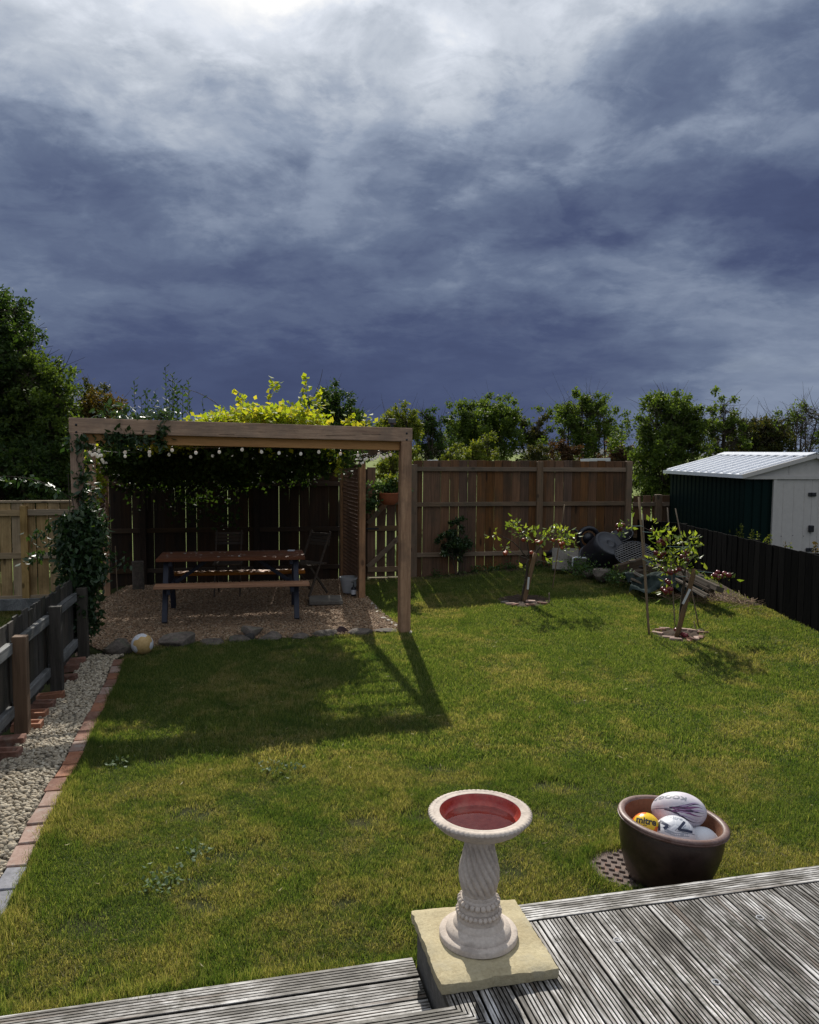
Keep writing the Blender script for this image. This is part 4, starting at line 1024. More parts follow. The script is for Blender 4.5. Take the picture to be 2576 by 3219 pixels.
# local +x runs away from the camera, +y is the neighbour's side
while x < Ld:
    obj('picket', me, darkf, (x, 0.095 + random.uniform(-.004, .004), 0.24 + random.uniform(-.012, .012) + .015 * (x % .26 > .13)), (random.uniform(-.012, .012), random.uniform(-.01, .01), 0)); x += 0.136
dr = wood('weathered_rail_along', (0.05, 0.05, 0.05), (0.26, 0.26, 0.25), 'X', rand=0.2, knots=False, stain=(0.03, 0.035, 0.03))
brownpost = wood('brown_post_wood', (0.07, 0.04, 0.02), (0.17, 0.10, 0.055), 'Z', knots=False)
px_ = [0.95, 2.01, 3.07, 4.15]
for i, xp in enumerate(px_):
    o = obj('post', boxmesh('post', (0.085, 0.10, 0.84), brownpost if i == 1 else M['darkfence'], .004), darkf, (xp, 0.0, 0.125 + (0.02 if i == 2 else 0)))
    if i == 1: o['label'] = 'brown fence post, newer than the rest'
prev = 0.0
for xp in px_ + [Ld]:
    for zz in (0.455, -0.02):
        if xp - prev > .2: obj('rail', boxmesh('rail', (xp - prev - .088, 0.045, 0.085), dr, .003), darkf, ((xp + prev) / 2 + (0 if prev else .02), 0.062, zz + random.uniform(-.006, .006)))
    prev = xp
# black fence on the right
bfp = [(3.92, 13.62), (4.42, 13.0), (4.56, 10.6), (4.63, 9.2), (4.78, 6.3)]
bf = thing('black_fence', 'low black stained board fence in front of the green shed', 'fence', (0, 0, 0))
me = boxmesh('board', (0.148, 0.018, 1.0), M['blackfence'], .002)
for (a_, b_) in zip(bfp[:-1], bfp[1:]):
    L = math.dist(a_, b_); an = math.atan2(b_[1] - a_[1], b_[0] - a_[0]); nb = max(1, round(L / 0.156))
    for i in range(nb):
        s2 = (i + .5) / nb; x = a_[0] + (b_[0] - a_[0]) * s2; y = a_[1] + (b_[1] - a_[1]) * s2; zt_ = 0.80 + random.uniform(-.006, .006); zb_ = tz(x - .1, y) - 0.02
        obj('board', me, bf, (x, y, (zt_ + zb_) / 2), (random.uniform(-.006, .006), 0, an + random.uniform(-.02, .02)), (1, 1, zt_ - zb_))
    for zz in (0.62, 0.12):
        obj('rail', boxmesh('rail', (L, 0.04, 0.07), M['blackfence'], .003), bf, ((a_[0] + b_[0]) / 2 + .035 * abs(math.sin(an)), (a_[1] + b_[1]) / 2 + .03 * abs(math.cos(an)), zz), (0, 0, an))
for (a_, b_) in bfp[1:-1]: obj('post', boxmesh('post', (.08, .08, .95), M['blackfence'], .004), bf, (a_ + .10, b_, .32))

# gate
gt = thing('garden_gate', 'brown ledged and braced timber gate beside the pergola', 'gate', (*FL(-0.70), 0), math.atan(0.2126))
me = boxmesh('board', (0.140, 0.018, 1.0), M['fence'], .002)
for i, (zt_) in enumerate((1.68, 1.30, 1.28, 1.30)):
    obj('board', me, gt, (0.08 + i * 0.163, 0, (zt_ - .10) / 2), (0, 0, 0), (1, 1, zt_ + .10))
for zz in (1.12, 0.69, 0.02): obj('ledge', boxmesh('ledge', (0.62, .03, .085), M['fence_rail'], .003), gt, (.33, -.025, zz))
for (z0, z1, x1) in ((0.77, 1.12, .34), (0.06, 0.62, .63)):
    L = math.hypot(x1 - .02, z1 - z0); obj('brace', boxmesh('brace', (L, .028, .08), M['fence_rail'], .003), gt, (.02 + (x1 - .02) / 2, -.0255 , (z0 + z1) / 2), (0, -math.atan2(z1 - z0, x1 - .02), 0))
obj('hinge', boxmesh('hinge', (.2, .004, .028), M['metal_dark'], .001), gt, (.10, -.044, .69))
gl = thing('timber_sill', 'thin pale timber strip on the grass below the garden gate', 'sill', (*FL(-0.38), tz(*FL(-.38)) + .01), math.atan(.2126)); obj('strip', boxmesh('strip', (.55, .03, .02), M['newrail'], .002), gl)
#PART3
# ------------------------------------------------------------------ pergola
PA = math.atan2(PERG_R[1] - PERG_L[1], PERG_R[0] - PERG_L[0]); pdx = np.array([math.cos(PA), math.sin(PA)]); pdn = np.array([-pdx[1], pdx[0]])
PW = math.dist(PERG_L, PERG_R)
pg = thing('pergola', 'timber pergola with lattice sides over the gravel seating area', 'pergola', (PERG_L[0], PERG_L[1], 0), PA)
# local: x along the front, y away from the camera
def zf(x): return 2.105 - 0.05 * x / PW
pe = lambda n, d, mt, c, r=(0, 0, 0), b=0.004: obj(n, boxmesh(n, d, M[mt] if isinstance(mt, str) else mt, b), pg, c, r)
pe('post', (0.125, 0.125, 2.105 + 0.30), 'pergola', (0, 0, (2.105 - 0.30) / 2)); pe('post', (0.125, 0.125, 2.055 + 0.26), 'pergola', (PW, 0, (2.055 - 0.26) / 2))
rl = -math.atan2(-0.05, PW)
pe('front_beam', (PW + 0.14, 0.115, 0.157), 'pergola_x', (PW / 2, 0, 2.08 + 0.0785), (0, rl, 0), 0.005)
pe('bearer', (PW - 0.128, 0.06, 0.10), 'pergola_in', (PW / 2, 0.03, 2.08 - 0.051), (0, rl, 0))
RD = 3.35
def zs_(y): return 2.02 - 0.085 * y                      # underside of the side beams
for x in (0.0, PW):
    L = RD; sl = math.atan(-0.085)
    pe('side_beam', (0.07, L, 0.11), M['darkrail'] if False else wood('side_beam_wood', (0.07, 0.042, 0.025), (0.2, 0.13, 0.08), 'Y', rand=.1), (x - 0.02 if x else .02, 0.06 + L / 2, zs_(L / 2) + 0.06 - (0.0 if x == 0 else .03)), (sl, 0, 0))
slm = boxmesh('slat', (PW + 0.12, 0.045, 0.03), wood('roof_slat_wood', (0.10, 0.06, 0.035), (0.25, 0.16, 0.09), 'X', rand=.15), .002)
y = 0.45
while y < RD:
    obj('slat', slm, pg, (PW / 2, y, zs_(y) + 0.132 - .012), (0, rl, 0)); y += 0.30
pe('post', (0.09, 0.09, 2.25), 'pergola', (0.02, 1.33, 0.80)); pe('post', (0.09, 0.09, 2.10), 'pergola', (PW - 0.02, 2.07, 0.74))
pe('post', (0.09, 0.09, 1.95), 'pergola', (0.02, 3.30, 0.70)); pe('post', (0.09, 0.09, 1.95), 'pergola', (PW - 0.02, 3.30, 0.70))
def lattice(x, y0, y1, z0, z1, nm='lattice_panel'):
    m = MB(); sp = 0.058
    yy = y0 + .02
    while yy < y1: m.box((x - .005, yy, (z0 + z1) / 2), (0.006, 0.016, z1 - z0)); yy += sp
    zz = z0 + .02
    while zz < z1: m.box((x + .003, (y0 + y1) / 2, zz), (0.006, y1 - y0, 0.020)); zz += sp
    o = m.build(nm, M['lattice'], pg); o['kind'] = 'stuff'
    for (c, d) in (((x, (y0 + y1) / 2, z1 + .012), (.03, y1 - y0, .03)), ((x, (y0 + y1) / 2, z0 - .012), (.03, y1 - y0, .03))): pe('lattice_frame', d, M['lattice'], c)
lattice(PW - 0.03, 2.12, 3.25, -0.05, 1.72); lattice(0.03, 1.38, 3.25, 0.86, 1.74)
bolt = MB(); bolt.lathe([(.0005, -.006), (.010, -.006), (.012, 0)], 10); boltm = bolt.mesh('bolt', M['metal_dark'], True)
for (bx, bz) in ((.0, 2.115), (.0, 2.19), (PW, 2.075), (PW, 2.15)): obj('bolt', boltm, pg, (bx, -.0585, bz), (rad(-90), 0, 0))
for (bx, bz, l, a) in ((.62, 2.135, .20, .01), (2.75, 2.12, .34, -.02), (3.1, 2.135, .22, .015), (1.5, 2.11, .16, 0)):      # drying cracks along the beam
    m_ = MB(); m_.box((0, 0, 0), (l, .003, .0035)); m_.build('crack', M['fence_dark'], pg, (bx, -.0578, bz), (0, a, 0))
def P2W(x, y, z): q = np.array(PERG_L) + pdx * x + pdn * y; return Vector((q[0], q[1], z))
# solar lamp on the beam
sl_ = thing('solar_light', 'small black solar light on top of the pergola beam at the right end', 'solar light', tuple(P2W(PW - 0.16, 0.0, 2.198)), PA)
m_ = MB(); m_.box((0, 0, .035), (.03, .03, .07)); m_.build('stem', M['barrow'], sl_)
m_ = MB(); m_.box((0, 0, 0), (.085, .03, .065), b=.004); m_.build('lamp_body', M['barrow'], sl_, (0, 0, .085), (rad(-35), 0, 0))
m_ = MB(); m_.box((0, 0, 0), (.08, .004, .06)); m_.build('solar_panel', plain('solar_cell', (.10, .11, .14), .15, spec=.8), sl_, (0, .016, .094), (rad(-35), 0, 0))
# string lights
stl = thing('string_lights', 'string of small white festoon bulbs hung round the pergola roof', 'string lights', tuple(P2W(0, 0, 2.0)), PA)
bulbm = plain('frosted_bulb', (0.85, 0.84, 0.80), 0.25, spec=.6, Emission_Color=(1.0, .95, .86, 1), Emission_Strength=.10)
bm_ = MB(); bm_.lathe([(.0005, -.033), (.010, -.030), (.0175, -.020), (.0185, -.010), (.013, .002), (.008, .010)], 12); bulb = bm_.mesh('bulb', bulbm, True)
cm_ = MB(); cm_.lathe([(.0085, .008), (.009, .028), (.0005, .030)], 8); capm = cm_.mesh('lamp_holder', M['barrow'])
def run(pts, sp, sag=.035, off=.1):
    pts = [Vector(p) for p in pts]; m = MB(); path_ = []
    for a_, b_ in zip(pts[:-1], pts[1:]):
        for k in range(10): t = k / 10; p = a_.lerp(b_, t); p.z -= sag * 4 * t * (1 - t); path_.append(p)
    path_.append(pts[-1]); m.tube(path_, .003, 5); m.build('cable', M['barrow'], stl)
    d = off; acc = 0
    for a_, b_ in zip(path_[:-1], path_[1:]):
        l = (b_ - a_).length
        while acc + l > d:
            p = a_.lerp(b_, (d - acc) / l); zz = random.uniform(0, .012); obj('bulb', bulb, stl, p + Vector((0, 0, -.034 - zz)), (random.uniform(-.3, .3), random.uniform(-.3, .3), 0)); obj('lamp_holder', capm, stl, p + Vector((0, 0, -.034 - zz))); d += sp * random.uniform(.85, 1.15)
        acc += l
ys_ = 1.3
run([(0.1, .12, -0.015), (0.9, .12, 0.0), (1.7, .12, .0), (2.6, .12, -.01), (PW - .12, .12, -.02)], .23)
run([(PW - .12, .12, -.02), (PW - .1, .8, -.06), (PW - .1, 1.5, -.10), (PW - .05, 2.2, -.17)], .16)
run([(PW - .12, ys_, -.09), (2.5, ys_, -.07), (1.6, ys_, -.06), (.8, ys_, -.05), (.1, ys_, -.07)], .25)
run([(.1, .12, -.02), (.12, .7, -.04), (.12, ys_, -.07), (.12, 2.2, -.18)], .2)

# ------------------------------------------------------------------ picnic table and chairs
def table():
    t = thing('picnic_table', 'red brown picnic table with orange benches and slate blue frame on the gravel', 'picnic table', (-2.23, 9.97, -0.115), rad(10.5))
    me = boxmesh('tabletop_plank', (1.78, 0.135, 0.035), M['plank_red'], .004)
    for i in range(5): obj('tabletop_plank', me, t, (0, -0.29 + i * 0.144, 0.728))
    me = boxmesh('bench_plank', (1.82, 0.105, 0.035), M['plank_orange'], .004)
    for s in (-1, 1):
        for i in range(2): obj('bench_plank', me, t, (0.02, s * (0.44 + i * 0.112), 0.438))
    for x in (-.78, .78):
        for s in (-1, 1):
            a = Vector((x, s * 0.50, 0.0)); b = Vector((x, s * 0.20, 0.705)); m = MB(); d = b - a
            m.box((0, 0, 0), (.062, .075, d.length), b=.004); m.build('leg', M['bluepaint'], t, (a + b) / 2, (math.atan2(-(b.y - a.y), b.z - a.z), 0, 0))
        m = MB(); m.box((0, 0, 0), (.045, 1.16, .07), b=.004); m.build('cross_bar', M['bluepaint'], t, (x + (.056 if x < 0 else -.056), 0, .382))
        m = MB(); m.box((0, 0, 0), (.045, .62, .06), b=.004); m.build('cross_bar', M['bluepaint'], t, (x + (.056 if x < 0 else -.056), 0, .678))
        sx = 1 if x < 0 else -1; a = Vector((x + sx * .08, 0, .40)); b = Vector((x + sx * .50, 0, .70)); d = b - a
        m = MB(); m.box((0, 0, 0), (d.length, .045, .045), b=.003); m.build('brace', M['bluepaint'], t, (a + b) / 2, (0, -math.atan2(d.z, d.x), 0))
table()
fl_ = plain('table_spot_white', (.6, .6, .58), .7)  # flat white spots strewn over the tabletop
m_ = MB()
for k in range(26):
    x, y = random.uniform(-.8, .2), random.uniform(-.25, .3); r = random.uniform(.005, .02); m_.lathe([(.0005, .0012), (r, .0008), (r * 1.05, 0)], 7, (x, y, .7462))
m_.build('white_spots', fl_, bpy.data.objects['picnic_table'])
m_ = MB(); m_.box((0, 0, .006), (.09, .07, .012), b=.002); bx = m_.build('ashtray', M['white'], None, P2W(0, 0, 0)); bx.location = Vector((-2.23, 9.97, 0)) + Matrix.Rotation(rad(10.5), 3, 'Z') @ Vector((.74, .24, 0)); bx.location.z = -.115 + .747; tag(bx, 'small pale tray at the right end of the picnic table', 'tray')
def chair(name, label, loc, rz, mat=None):
    t = thing(name, label, 'folding chair', loc, rz, 'folding chairs by the pergola fence')
    mt = M['chairwood']
    me = boxmesh('back_slat', (.40, .014, .038), mt, .002)
    for i in range(4): obj('back_slat', me, t, (0, .20 + .012 * i, .70 + i * .046), (rad(-12), 0, 0))
    me = boxmesh('seat_slat', (.40, .042, .016), mt, .002)
    for i in range(7): obj('seat_slat', me, t, (0, -.18 + i * .052, .44))
    for s in (-1, 1):
        for (y0, z0, y1, z1) in ((-.20, 0, .26, .88), (.22, 0, -.18, .45)):
            d = math.hypot(y1 - y0, z1 - z0); obj('leg', boxmesh('leg', (.02, .032, d), mt, .002), t, (s * (.175 if y0 < 0 else .15), (y0 + y1) / 2, (z0 + z1) / 2), (-math.atan2(y1 - y0, z1 - z0), 0, 0))
    return t
chair('folding_chair', 'slatted wooden folding chair behind the middle of the picnic table', (-2.56, 11.15, -.09), rad(8))
chair('folding_chair', 'dark wooden folding chair at the right end behind the picnic table', (-1.42, 11.2, -.09), rad(-35))

# pot, bottle, slab, things in the corner
def flowerpot(name, label, loc, r0, r1, h, mat, soil=True):
    t = thing(name, label, 'pot', loc)
    m = MB(); m.lathe([(.0005, 0), (r0, 0), (r1, h * .8), (r1, h * .82), (r1 * 1.08, h * .82), (r1 * 1.08, h), (r1 * .98, h), (r1 * .95, h * .8), (r1 * .93, h * .78)], 32); sharp(m.build('pot_body', mat, t, smooth=True), 40)
    m = MB(); m.lathe([(.0005, h * .80), (r1 * .95, h * .79)], 20); m.build('compost', M['soil'], t); return t
flowerpot('flower_pot', 'pale grey flower pot on the gravel beside the right lattice', tuple(at_z(1097, 1862, -.115)), .085, .125, .23, M['whitepot'])
p = at_z(1112, 1872, -.12); t = thing('bottle', 'dark bottle with white label standing by the pale pot', 'bottle', tuple(p))
m_ = MB(); m_.lathe([(.0005, 0), (.036, 0), (.038, .005), (.038, .10), (.028, .118), (.012, .126), (.011, .15), (.0005, .151)], 20); m_.build('bottle_body', M['barrow'], t, smooth=True)
m_ = MB(); m_.lathe([(.0386, .02), (.0386, .085)], 20); m_.build('label', M['white'], t)
m_ = MB(); m_.tube([(0, 0, .15), (0, 0, .19), (-.03, -.01, .195)], .006, 6); m_.build('pump', M['barrow'], t)
o = obj('paving_slab', boxmesh('paving_slab', (.45, .45, .05), M['oldslab'], .006), None, tuple(at_z(1024, 1886, -.105)), (0, 0, rad(8))); tag(o, 'worn grey paving slab lying in the pergola gravel', 'paving slab')
o = obj('paving_slab', boxmesh('paving_slab', (.05, .16, .42), M['rock'], .006), None, tuple(at_y(402, 1712, 11.2)), (0, rad(-12), rad(105))); o.location.z = .16; o.location.x = at_y(402, 1712, 10.8).x; tag(o, 'pale slab leaning under the left lattice panel', 'paving slab')
m_ = MB(); a_ = at_y(363, 1716, 10.1); b_ = at_y(372, 1870, 9.9); b_.z = tz(b_.x, b_.y); m_.tube([a_ - b_, Vector((0, 0, 0))], .006, 6); o = m_.build('garden_cane', M['cane'], None, b_); tag(o, 'thin pale cane leaning in the left corner of the pergola', 'cane')
def blk(name, label, cat, loc, d, rot, mat):
    o = obj(name, boxmesh(name, d, mat, .006), None, loc, rot); return tag(o, label, cat)

# ------------------------------------------------------------------ rocks
def rock(name, label, loc, d, rz, seed, mat=None, cat='rock', group='rocks edging the pergola gravel'):
    r_ = np.random.default_rng(seed); V = icosphere(4)[0].copy(); Fc = icosphere(4)[1]
    for k in range(13):
        n = r_.normal(0, 1, 3); n[2] *= .7; n /= np.linalg.norm(n); h = r_.uniform(.55, .88); e = np.maximum(0, V @ n - h); V = V - np.outer(e, n) * .92
    V += (np.sin(V @ r_.normal(0, 7, (3, 3)) + r_.uniform(0, 6, 3)) * .018 + np.sin(V @ r_.normal(0, 19, (3, 3))) * .008)
    V *= np.array(d) / 2 / np.abs(V).max(0)
    o = obj(name, mesh_np(name, V, Fc, mat or M['rock'], True), None, loc, (r_.uniform(-.1, .1), r_.uniform(-.1, .1), rz)); sharp(o, 32); return tag(o, label, cat, group)
RP = lambda x, y: (300 + x / 1.568, 1950 + y / 1.568)
RK = [(20, 185, 175, 175, 95, .30, 'big dark rock at the left, between the climber and the old ball'), (300, 150, 505, 118, 62, .34, 'broad flat topped rock right of the old ball'), (512, 132, 630, 122, 80, .26, 'pale slanting rock with pebbles on it, third from the left'),
      (632, 118, 765, 108, 76, .26, 'dull brown low rock just left of the stacked stone'), (790, 104, 930, 100, 60, .28, 'rounded brown rock right of the stacked stone'), (942, 96, 1050, 92, 64, .24, 'small sloping rock in the middle of the lawn edge'),
      (1060, 90, 1210, 84, 50, .26, 'dark mossy rock with a pointed left end'), (1240, 82, 1385, 74, 38, .26, 'long low rock near the right pergola post')]
for i, (x0, y0, x1, y1, yt, dp, lab) in enumerate(RK):
    a_ = at_z(*RP(x0, y0), -.2); b_ = at_z(*RP(x1, y1), -.2); wd_ = (b_ - a_).length; c = (a_ + b_) / 2; g = tz(c.x, c.y)
    top = at_y(*RP((x0 + x1) / 2, yt), c.y + .05).z; h = max(.09, top - g + .05)
    rock('rock', lab, (c.x, c.y + dp * .25, g + h / 2 - .05), (wd_ * 1.04, dp, h), math.atan2(b_.y - a_.y, b_.x - a_.x), 40 + i)
c = at_y(*RP(770, 52), 8.98); rock('rock', 'brown boulder perched on top of the rock edging', (c.x, c.y, c.z), (.27, .2, .14), .2, 77)
c = at_y(*RP(765, 82), 8.85); rock('rock', 'small black rock wedged under the perched boulder', (c.x, c.y, c.z - .02), (.16, .14, .13), .4, 78, speckle('black_rock', (.012, .011, .011), (.05, .045, .04), 20))
c = at_y(*RP(1215, 56), 9.15); rock('rock', 'reddish black rock standing behind the rock edging', (c.x, c.y, c.z), (.18, .14, .13), .4, 79, speckle('dark_red_rock', (.025, .012, .012), (.07, .04, .038), 20))
c = at_z(*RP(1435, 56), -.18); rock('rock', 'flat slab like rock by the right pergola post', (c.x, c.y, -.165), (.34, .2, .05), .3, 80)
STW = ['farthest back by the lattice', 'second from the lattice', 'third from the lattice', 'fourth from the lattice', 'fifth from the lattice', 'in the middle of the row', 'pale flat one short of the post', 'last before the post', 'before the left side of the post', 'just left of the post foot', 'just right of the post foot']
for i, (x, y) in enumerate(((1432, 512), (1447, 522), (1455, 535), (1468, 552), (1500, 590), (1525, 602), (1548, 614), (1570, 628), (1548, 652), (1600, 655), (1650, 665))):
    p = at_z(380 + x / 1.816, 1620 + y / 1.816, -.17)
    o = rock('stone', 'small pale edging stone by the right pergola side, ' + STW[i], (p.x, p.y, tz(p.x, p.y) + .012), (random.uniform(.09, .15), random.uniform(.06, .09), .05), 1.8 + random.uniform(-.4, .4), 90 + i, speckle('pale_limestone', (.32, .29, .24), (.5, .46, .4), 30) if i == 0 else bpy.data.materials['pale_limestone'], 'stone', 'pale stones edging the pergola gravel')
sr = [i for i in range(60)]
#PART4
# ------------------------------------------------------------------ leaves, branches, trees
def unit(a): return a / np.maximum(np.linalg.norm(a, axis=1), 1e-9)[:, None]
def leaves_mesh(name, C, size, mat, up=0.5, width=0.3, fold=0.12, dirs=None, droop=0.0):
    C = np.asarray(C, float); n = len(C); d = unit(rng.normal(0, 1, (n, 3)) + (0, 0, -droop)) if dirs is None else unit(dirs)
    nn = unit(rng.normal(0, 1, (n, 3)) + (0, 0, up * 2)); w_ = unit(np.cross(d, nn)); nn = np.cross(w_, d)
    s = (size * rng.uniform(0.6, 1.3, n))[:, None]
    V = np.stack([C, C + d * s * .42 + w_ * s * width - nn * s * fold, C + d * s, C + d * s * .42 - w_ * s * width - nn * s * fold], 1).reshape(-1, 3)
    k = np.arange(n) * 4
    return mesh_np(name, V, [np.concatenate([np.stack([k, k + 1, k + 2], 1), np.stack([k, k + 2, k + 3], 1)])], mat)
def bez(a, b, c, n=6):
    a, b, c = Vector(a), Vector(b), Vector(c); return [a * (1 - t) ** 2 + b * 2 * t * (1 - t) + c * t * t for t in np.linspace(0, 1, n)]
LM = {}
LM['green'] = leafmat('mid_green_leaf', [(0.065, 0.10, 0.022), (0.10, 0.15, 0.03), (0.14, 0.19, 0.042), (0.075, 0.12, 0.03)], 0.48, tint=(1.5, 1.5, .6))
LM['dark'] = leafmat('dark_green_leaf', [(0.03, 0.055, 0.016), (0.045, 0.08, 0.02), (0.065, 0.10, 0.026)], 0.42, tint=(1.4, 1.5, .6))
LM['olive'] = leafmat('olive_leaf', [(0.05, 0.06, 0.018), (0.075, 0.085, 0.022), (0.09, 0.075, 0.022), (0.045, 0.065, 0.02)], 0.36, tint=(1.5, 1.4, .6))
LM['lime'] = leafmat('lime_leaf', [(0.11, 0.15, 0.025), (0.17, 0.20, 0.035), (0.22, 0.22, 0.05), (0.09, 0.13, 0.02)], 0.45, tint=(1.5, 1.45, .5))
LM['amber'] = leafmat('amber_leaf', [(0.13, 0.085, 0.02), (0.10, 0.09, 0.02), (0.16, 0.11, 0.03), (0.07, 0.085, 0.02)], 0.38, tint=(1.5, 1.3, .5))
LM['brown'] = leafmat('brown_leaf', [(0.09, 0.05, 0.022), (0.12, 0.06, 0.025), (0.06, 0.045, 0.02)], 0.3, tint=(1.4, 1.2, .6))
LM['gold'] = leafmat('golden_leaf', [(0.30, 0.37, 0.04), (0.40, 0.44, 0.05), (0.22, 0.31, 0.03), (0.52, 0.46, 0.08)], 0.5, tint=(1.5, 1.45, .4))
LM['gloss'] = leafmat('glossy_climber_leaf', [(0.028, 0.06, 0.022), (0.045, 0.085, 0.028), (0.035, 0.07, 0.03), (0.065, 0.10, 0.03)], 0.28, rough=0.42, tint=(1.4, 1.5, .6), spec=0.45)
LM['apple'] = leafmat('apple_leaf', [(0.17, 0.25, 0.045), (0.24, 0.31, 0.06), (0.32, 0.36, 0.09), (0.12, 0.18, 0.04)], 0.5, rough=.35, tint=(1.5, 1.45, .5))
LM['weed'] = leafmat('weed_leaf', [(0.05, 0.10, 0.03), (0.08, 0.13, 0.04), (0.06, 0.11, 0.045)], 0.4)

def tree(name, label, x, y, z0, ztop, rx, rz, mat, ncl=26, nl=9000, ls=0.10, stems=3, clr=0.42, group=None, ry=None, shape=1.0, bare=0.0, cat='tree', base_spread=0.25, stem_r=0.05, flat=.8, seed=None, twig=0, thin=False):
    global rng
    keep = rng
    rng = np.random.default_rng(seed if seed is not None else abs(int(x * 1000 + y * 77 + ztop * 13)) % 99991)
    ry = ry or rx * .8; zc = ztop - rz
    t = thing(name, label, cat, (x, y, z0), 0, group)
    d = unit(rng.normal(0, 1, (ncl, 3))); r = rng.uniform(0, 1, ncl) ** (1 / 3.2)
    C = d * r[:, None]
    wz = 1 - .35 * shape * np.clip(C[:, 2], 0, 1); C[:, :2] *= wz[:, None]
    C = C * (np.array([rx, ry, rz]) - clr * .15) + (0, 0, zc - z0)
    m = MB(); st_ = []
    for k in range(stems):
        a = 2 * math.pi * k / stems + rng.uniform(-.5, .5); b0 = (math.cos(a) * base_spread * rng.uniform(.1, 1), math.sin(a) * base_spread * .6, -.05)
        e = (math.cos(a) * rx * .45 + rng.normal(0, .1), math.sin(a) * ry * .45, (zc - z0) + rz * rng.uniform(.35, .8)); mid = (b0[0] + rng.normal(0, .15), b0[1] + rng.normal(0, .1), e[2] * .5)
        P_ = bez(b0, mid, e, 8); st_.append(P_); m.tube(P_, [stem_r * (1 - .8 * q / 7) for q in range(8)], 6)
    for c in C:
        best = min(((Vector(c) - p).length + (1.5 if p.z > c[2] - .1 else 0), si, pi) for si, P_ in enumerate(st_) for pi, p in enumerate(P_[1:]))
        p = st_[best[1]][best[2] + 1]; q = Vector(c); mid = (p + q) / 2 + Vector((rng.normal(0, .06), rng.normal(0, .06), -.12 * (q - p).length))
        r0 = stem_r * .38; P_ = bez(p, mid, q, 5); m.tube(P_, [r0 * (1 - .75 * i / 4) for i in range(5)], 5, cap=False)
        for _ in range(5 + twig):
            e = q + Vector(rng.normal(0, clr * (.55 if not twig else .9), 3)); s0 = P_[rng.integers(2, 5)]; m.tube([s0, (s0 + e) / 2 + Vector(rng.normal(0, .03, 3)), e], [r0 * .3, r0 * .2, r0 * .1], 4, cap=False)
    m.build('trunk', M['bark'], t)
    wts = rng.uniform(.4, 1.6, ncl); wts = wts * (rng.uniform(0, 1, ncl) > bare); wts /= wts.sum(); P_ = []
    for c, wt in zip(C, wts):
        k = int(nl * wt)
        if k < 1: continue
        nsub = max(2, k // 60); sub = c + rng.normal(0, 1, (nsub, 3)) * clr * rng.uniform(.45, .75) * (1, 1, flat)
        P_.append(sub[rng.integers(0, nsub, k)] + rng.normal(0, clr * .17, (k, 3)))
    P_ = np.concatenate(P_)
    P_ = P_[P_[:, 2] > .05]
    if thin:                      # the lower crown opens up and shows the stems
        q = (P_[:, 2] - (zc - z0 - rz)) / (2 * rz); P_ = P_[rng.uniform(0, 1, len(P_)) < np.clip(.10 + 1.5 * q, .1, 1)]
    obj('crown', leaves_mesh('crown', P_, ls, LM[mat] if isinstance(mat, str) else mat), t)
    rng = keep
    return t
def dtree(name, label, xl, xr, top, bot, Y, mat, **k):
    """extent given in the 1725-wide picture; turned once into a place, size and height."""
    if k.get('cat', 'tree') != 'hedge': k['ls'] = k.get('ls', .1) * .85; k['nl'] = int(k.get('nl', 9000) * 1.7); k['clr'] = k.get('clr', .42) * .92; k['ncl'] = int(k.get('ncl', 26) * 1.5); k['twig'] = k.get('twig', 0) + 1
    s = 1 / .66964; a_ = at_y(xl * s, top * s, Y); b_ = at_y(xr * s, bot * s, Y); x = (a_.x + b_.x) / 2
    rz = (a_.z - b_.z) / 2
    return tree(name, label, x, Y, -0.42, a_.z, abs(b_.x - a_.x) / 2 , rz, mat, **k)
G_ = 'trees beyond the back fence'
# the big trees on the left, in the neighbour's garden and beyond
dtree('broadleaf_tree', 'tallest dark tree at the left edge of the picture beyond the pale fence', -170, 112, 598, 1120, 15.5, 'dark', ncl=130, nl=52000, ls=.095, clr=.42, stems=4, stem_r=.10, shape=.9, ry=1.8, seed=11)
dtree('broadleaf_tree', 'dark tree shoulder to the right of the tallest tree, left of the pergola', -10, 168, 752, 1130, 15.0, 'green', ncl=60, nl=22000, ls=.085, clr=.38, stems=3, stem_r=.07, seed=12)
dtree('hedge_tree', 'brownish green tree rising just over the left end of the pergola beam', 130, 285, 812, 1130, 16.5, 'olive', ncl=44, nl=17000, ls=.085, clr=.36, stems=3, seed=13)
dtree('hedge_tree', 'amber tinted bush behind the left end of the pergola beam', 165, 262, 838, 1000, 15.8, 'amber', ncl=20, nl=6500, ls=.075, clr=.3, stems=2, seed=14)
dtree('hedge_shrub', 'deep green hedge filling the space above the pale left fence', -60, 160, 935, 1180, 14.2, 'dark', ncl=60, nl=20000, ls=.08, clr=.4, stems=4, cat='hedge', seed=15)
dtree('broadleaf_tree', 'big dark tree beyond the left edge of the view in the neighbouring garden', -420, -120, 640, 1130, 17.5, 'dark', ncl=60, nl=20000, ls=.11, clr=.5, stems=4, stem_r=.10, shape=.7, seed=16)
dtree('broadleaf_tree', 'second tree well left of the view beyond the pale fence', -760, -400, 720, 1130, 20, 'green', ncl=50, nl=14000, ls=.12, clr=.5, stems=4, stem_r=.10, shape=.7, seed=17)
dtree('tall_tree', 'leafy tree beyond the right edge of the view behind the shed', 1800, 2060, 800, 1060, 21, 'green', ncl=50, nl=12000, ls=.11, clr=.45, stems=4, seed=18)
nx_ = rng.uniform(-8.5, -3.4, 16000); ny_ = rng.uniform(4.0, 11.9, 16000); k_ = (nx_ < -2.25 - .185 * ny_) & ((ny_ < 8.3) | (nx_ < -4.7)) & (ny_ < 11.3 + .2 * (nx_ + 8))
gn = gobj('neighbour_grass', (nx_[k_], ny_[k_]), farT, .8, 1.4); tag(gn, 'rough grass of the neighbouring garden left of the dark fence', 'grass', kind='stuff')
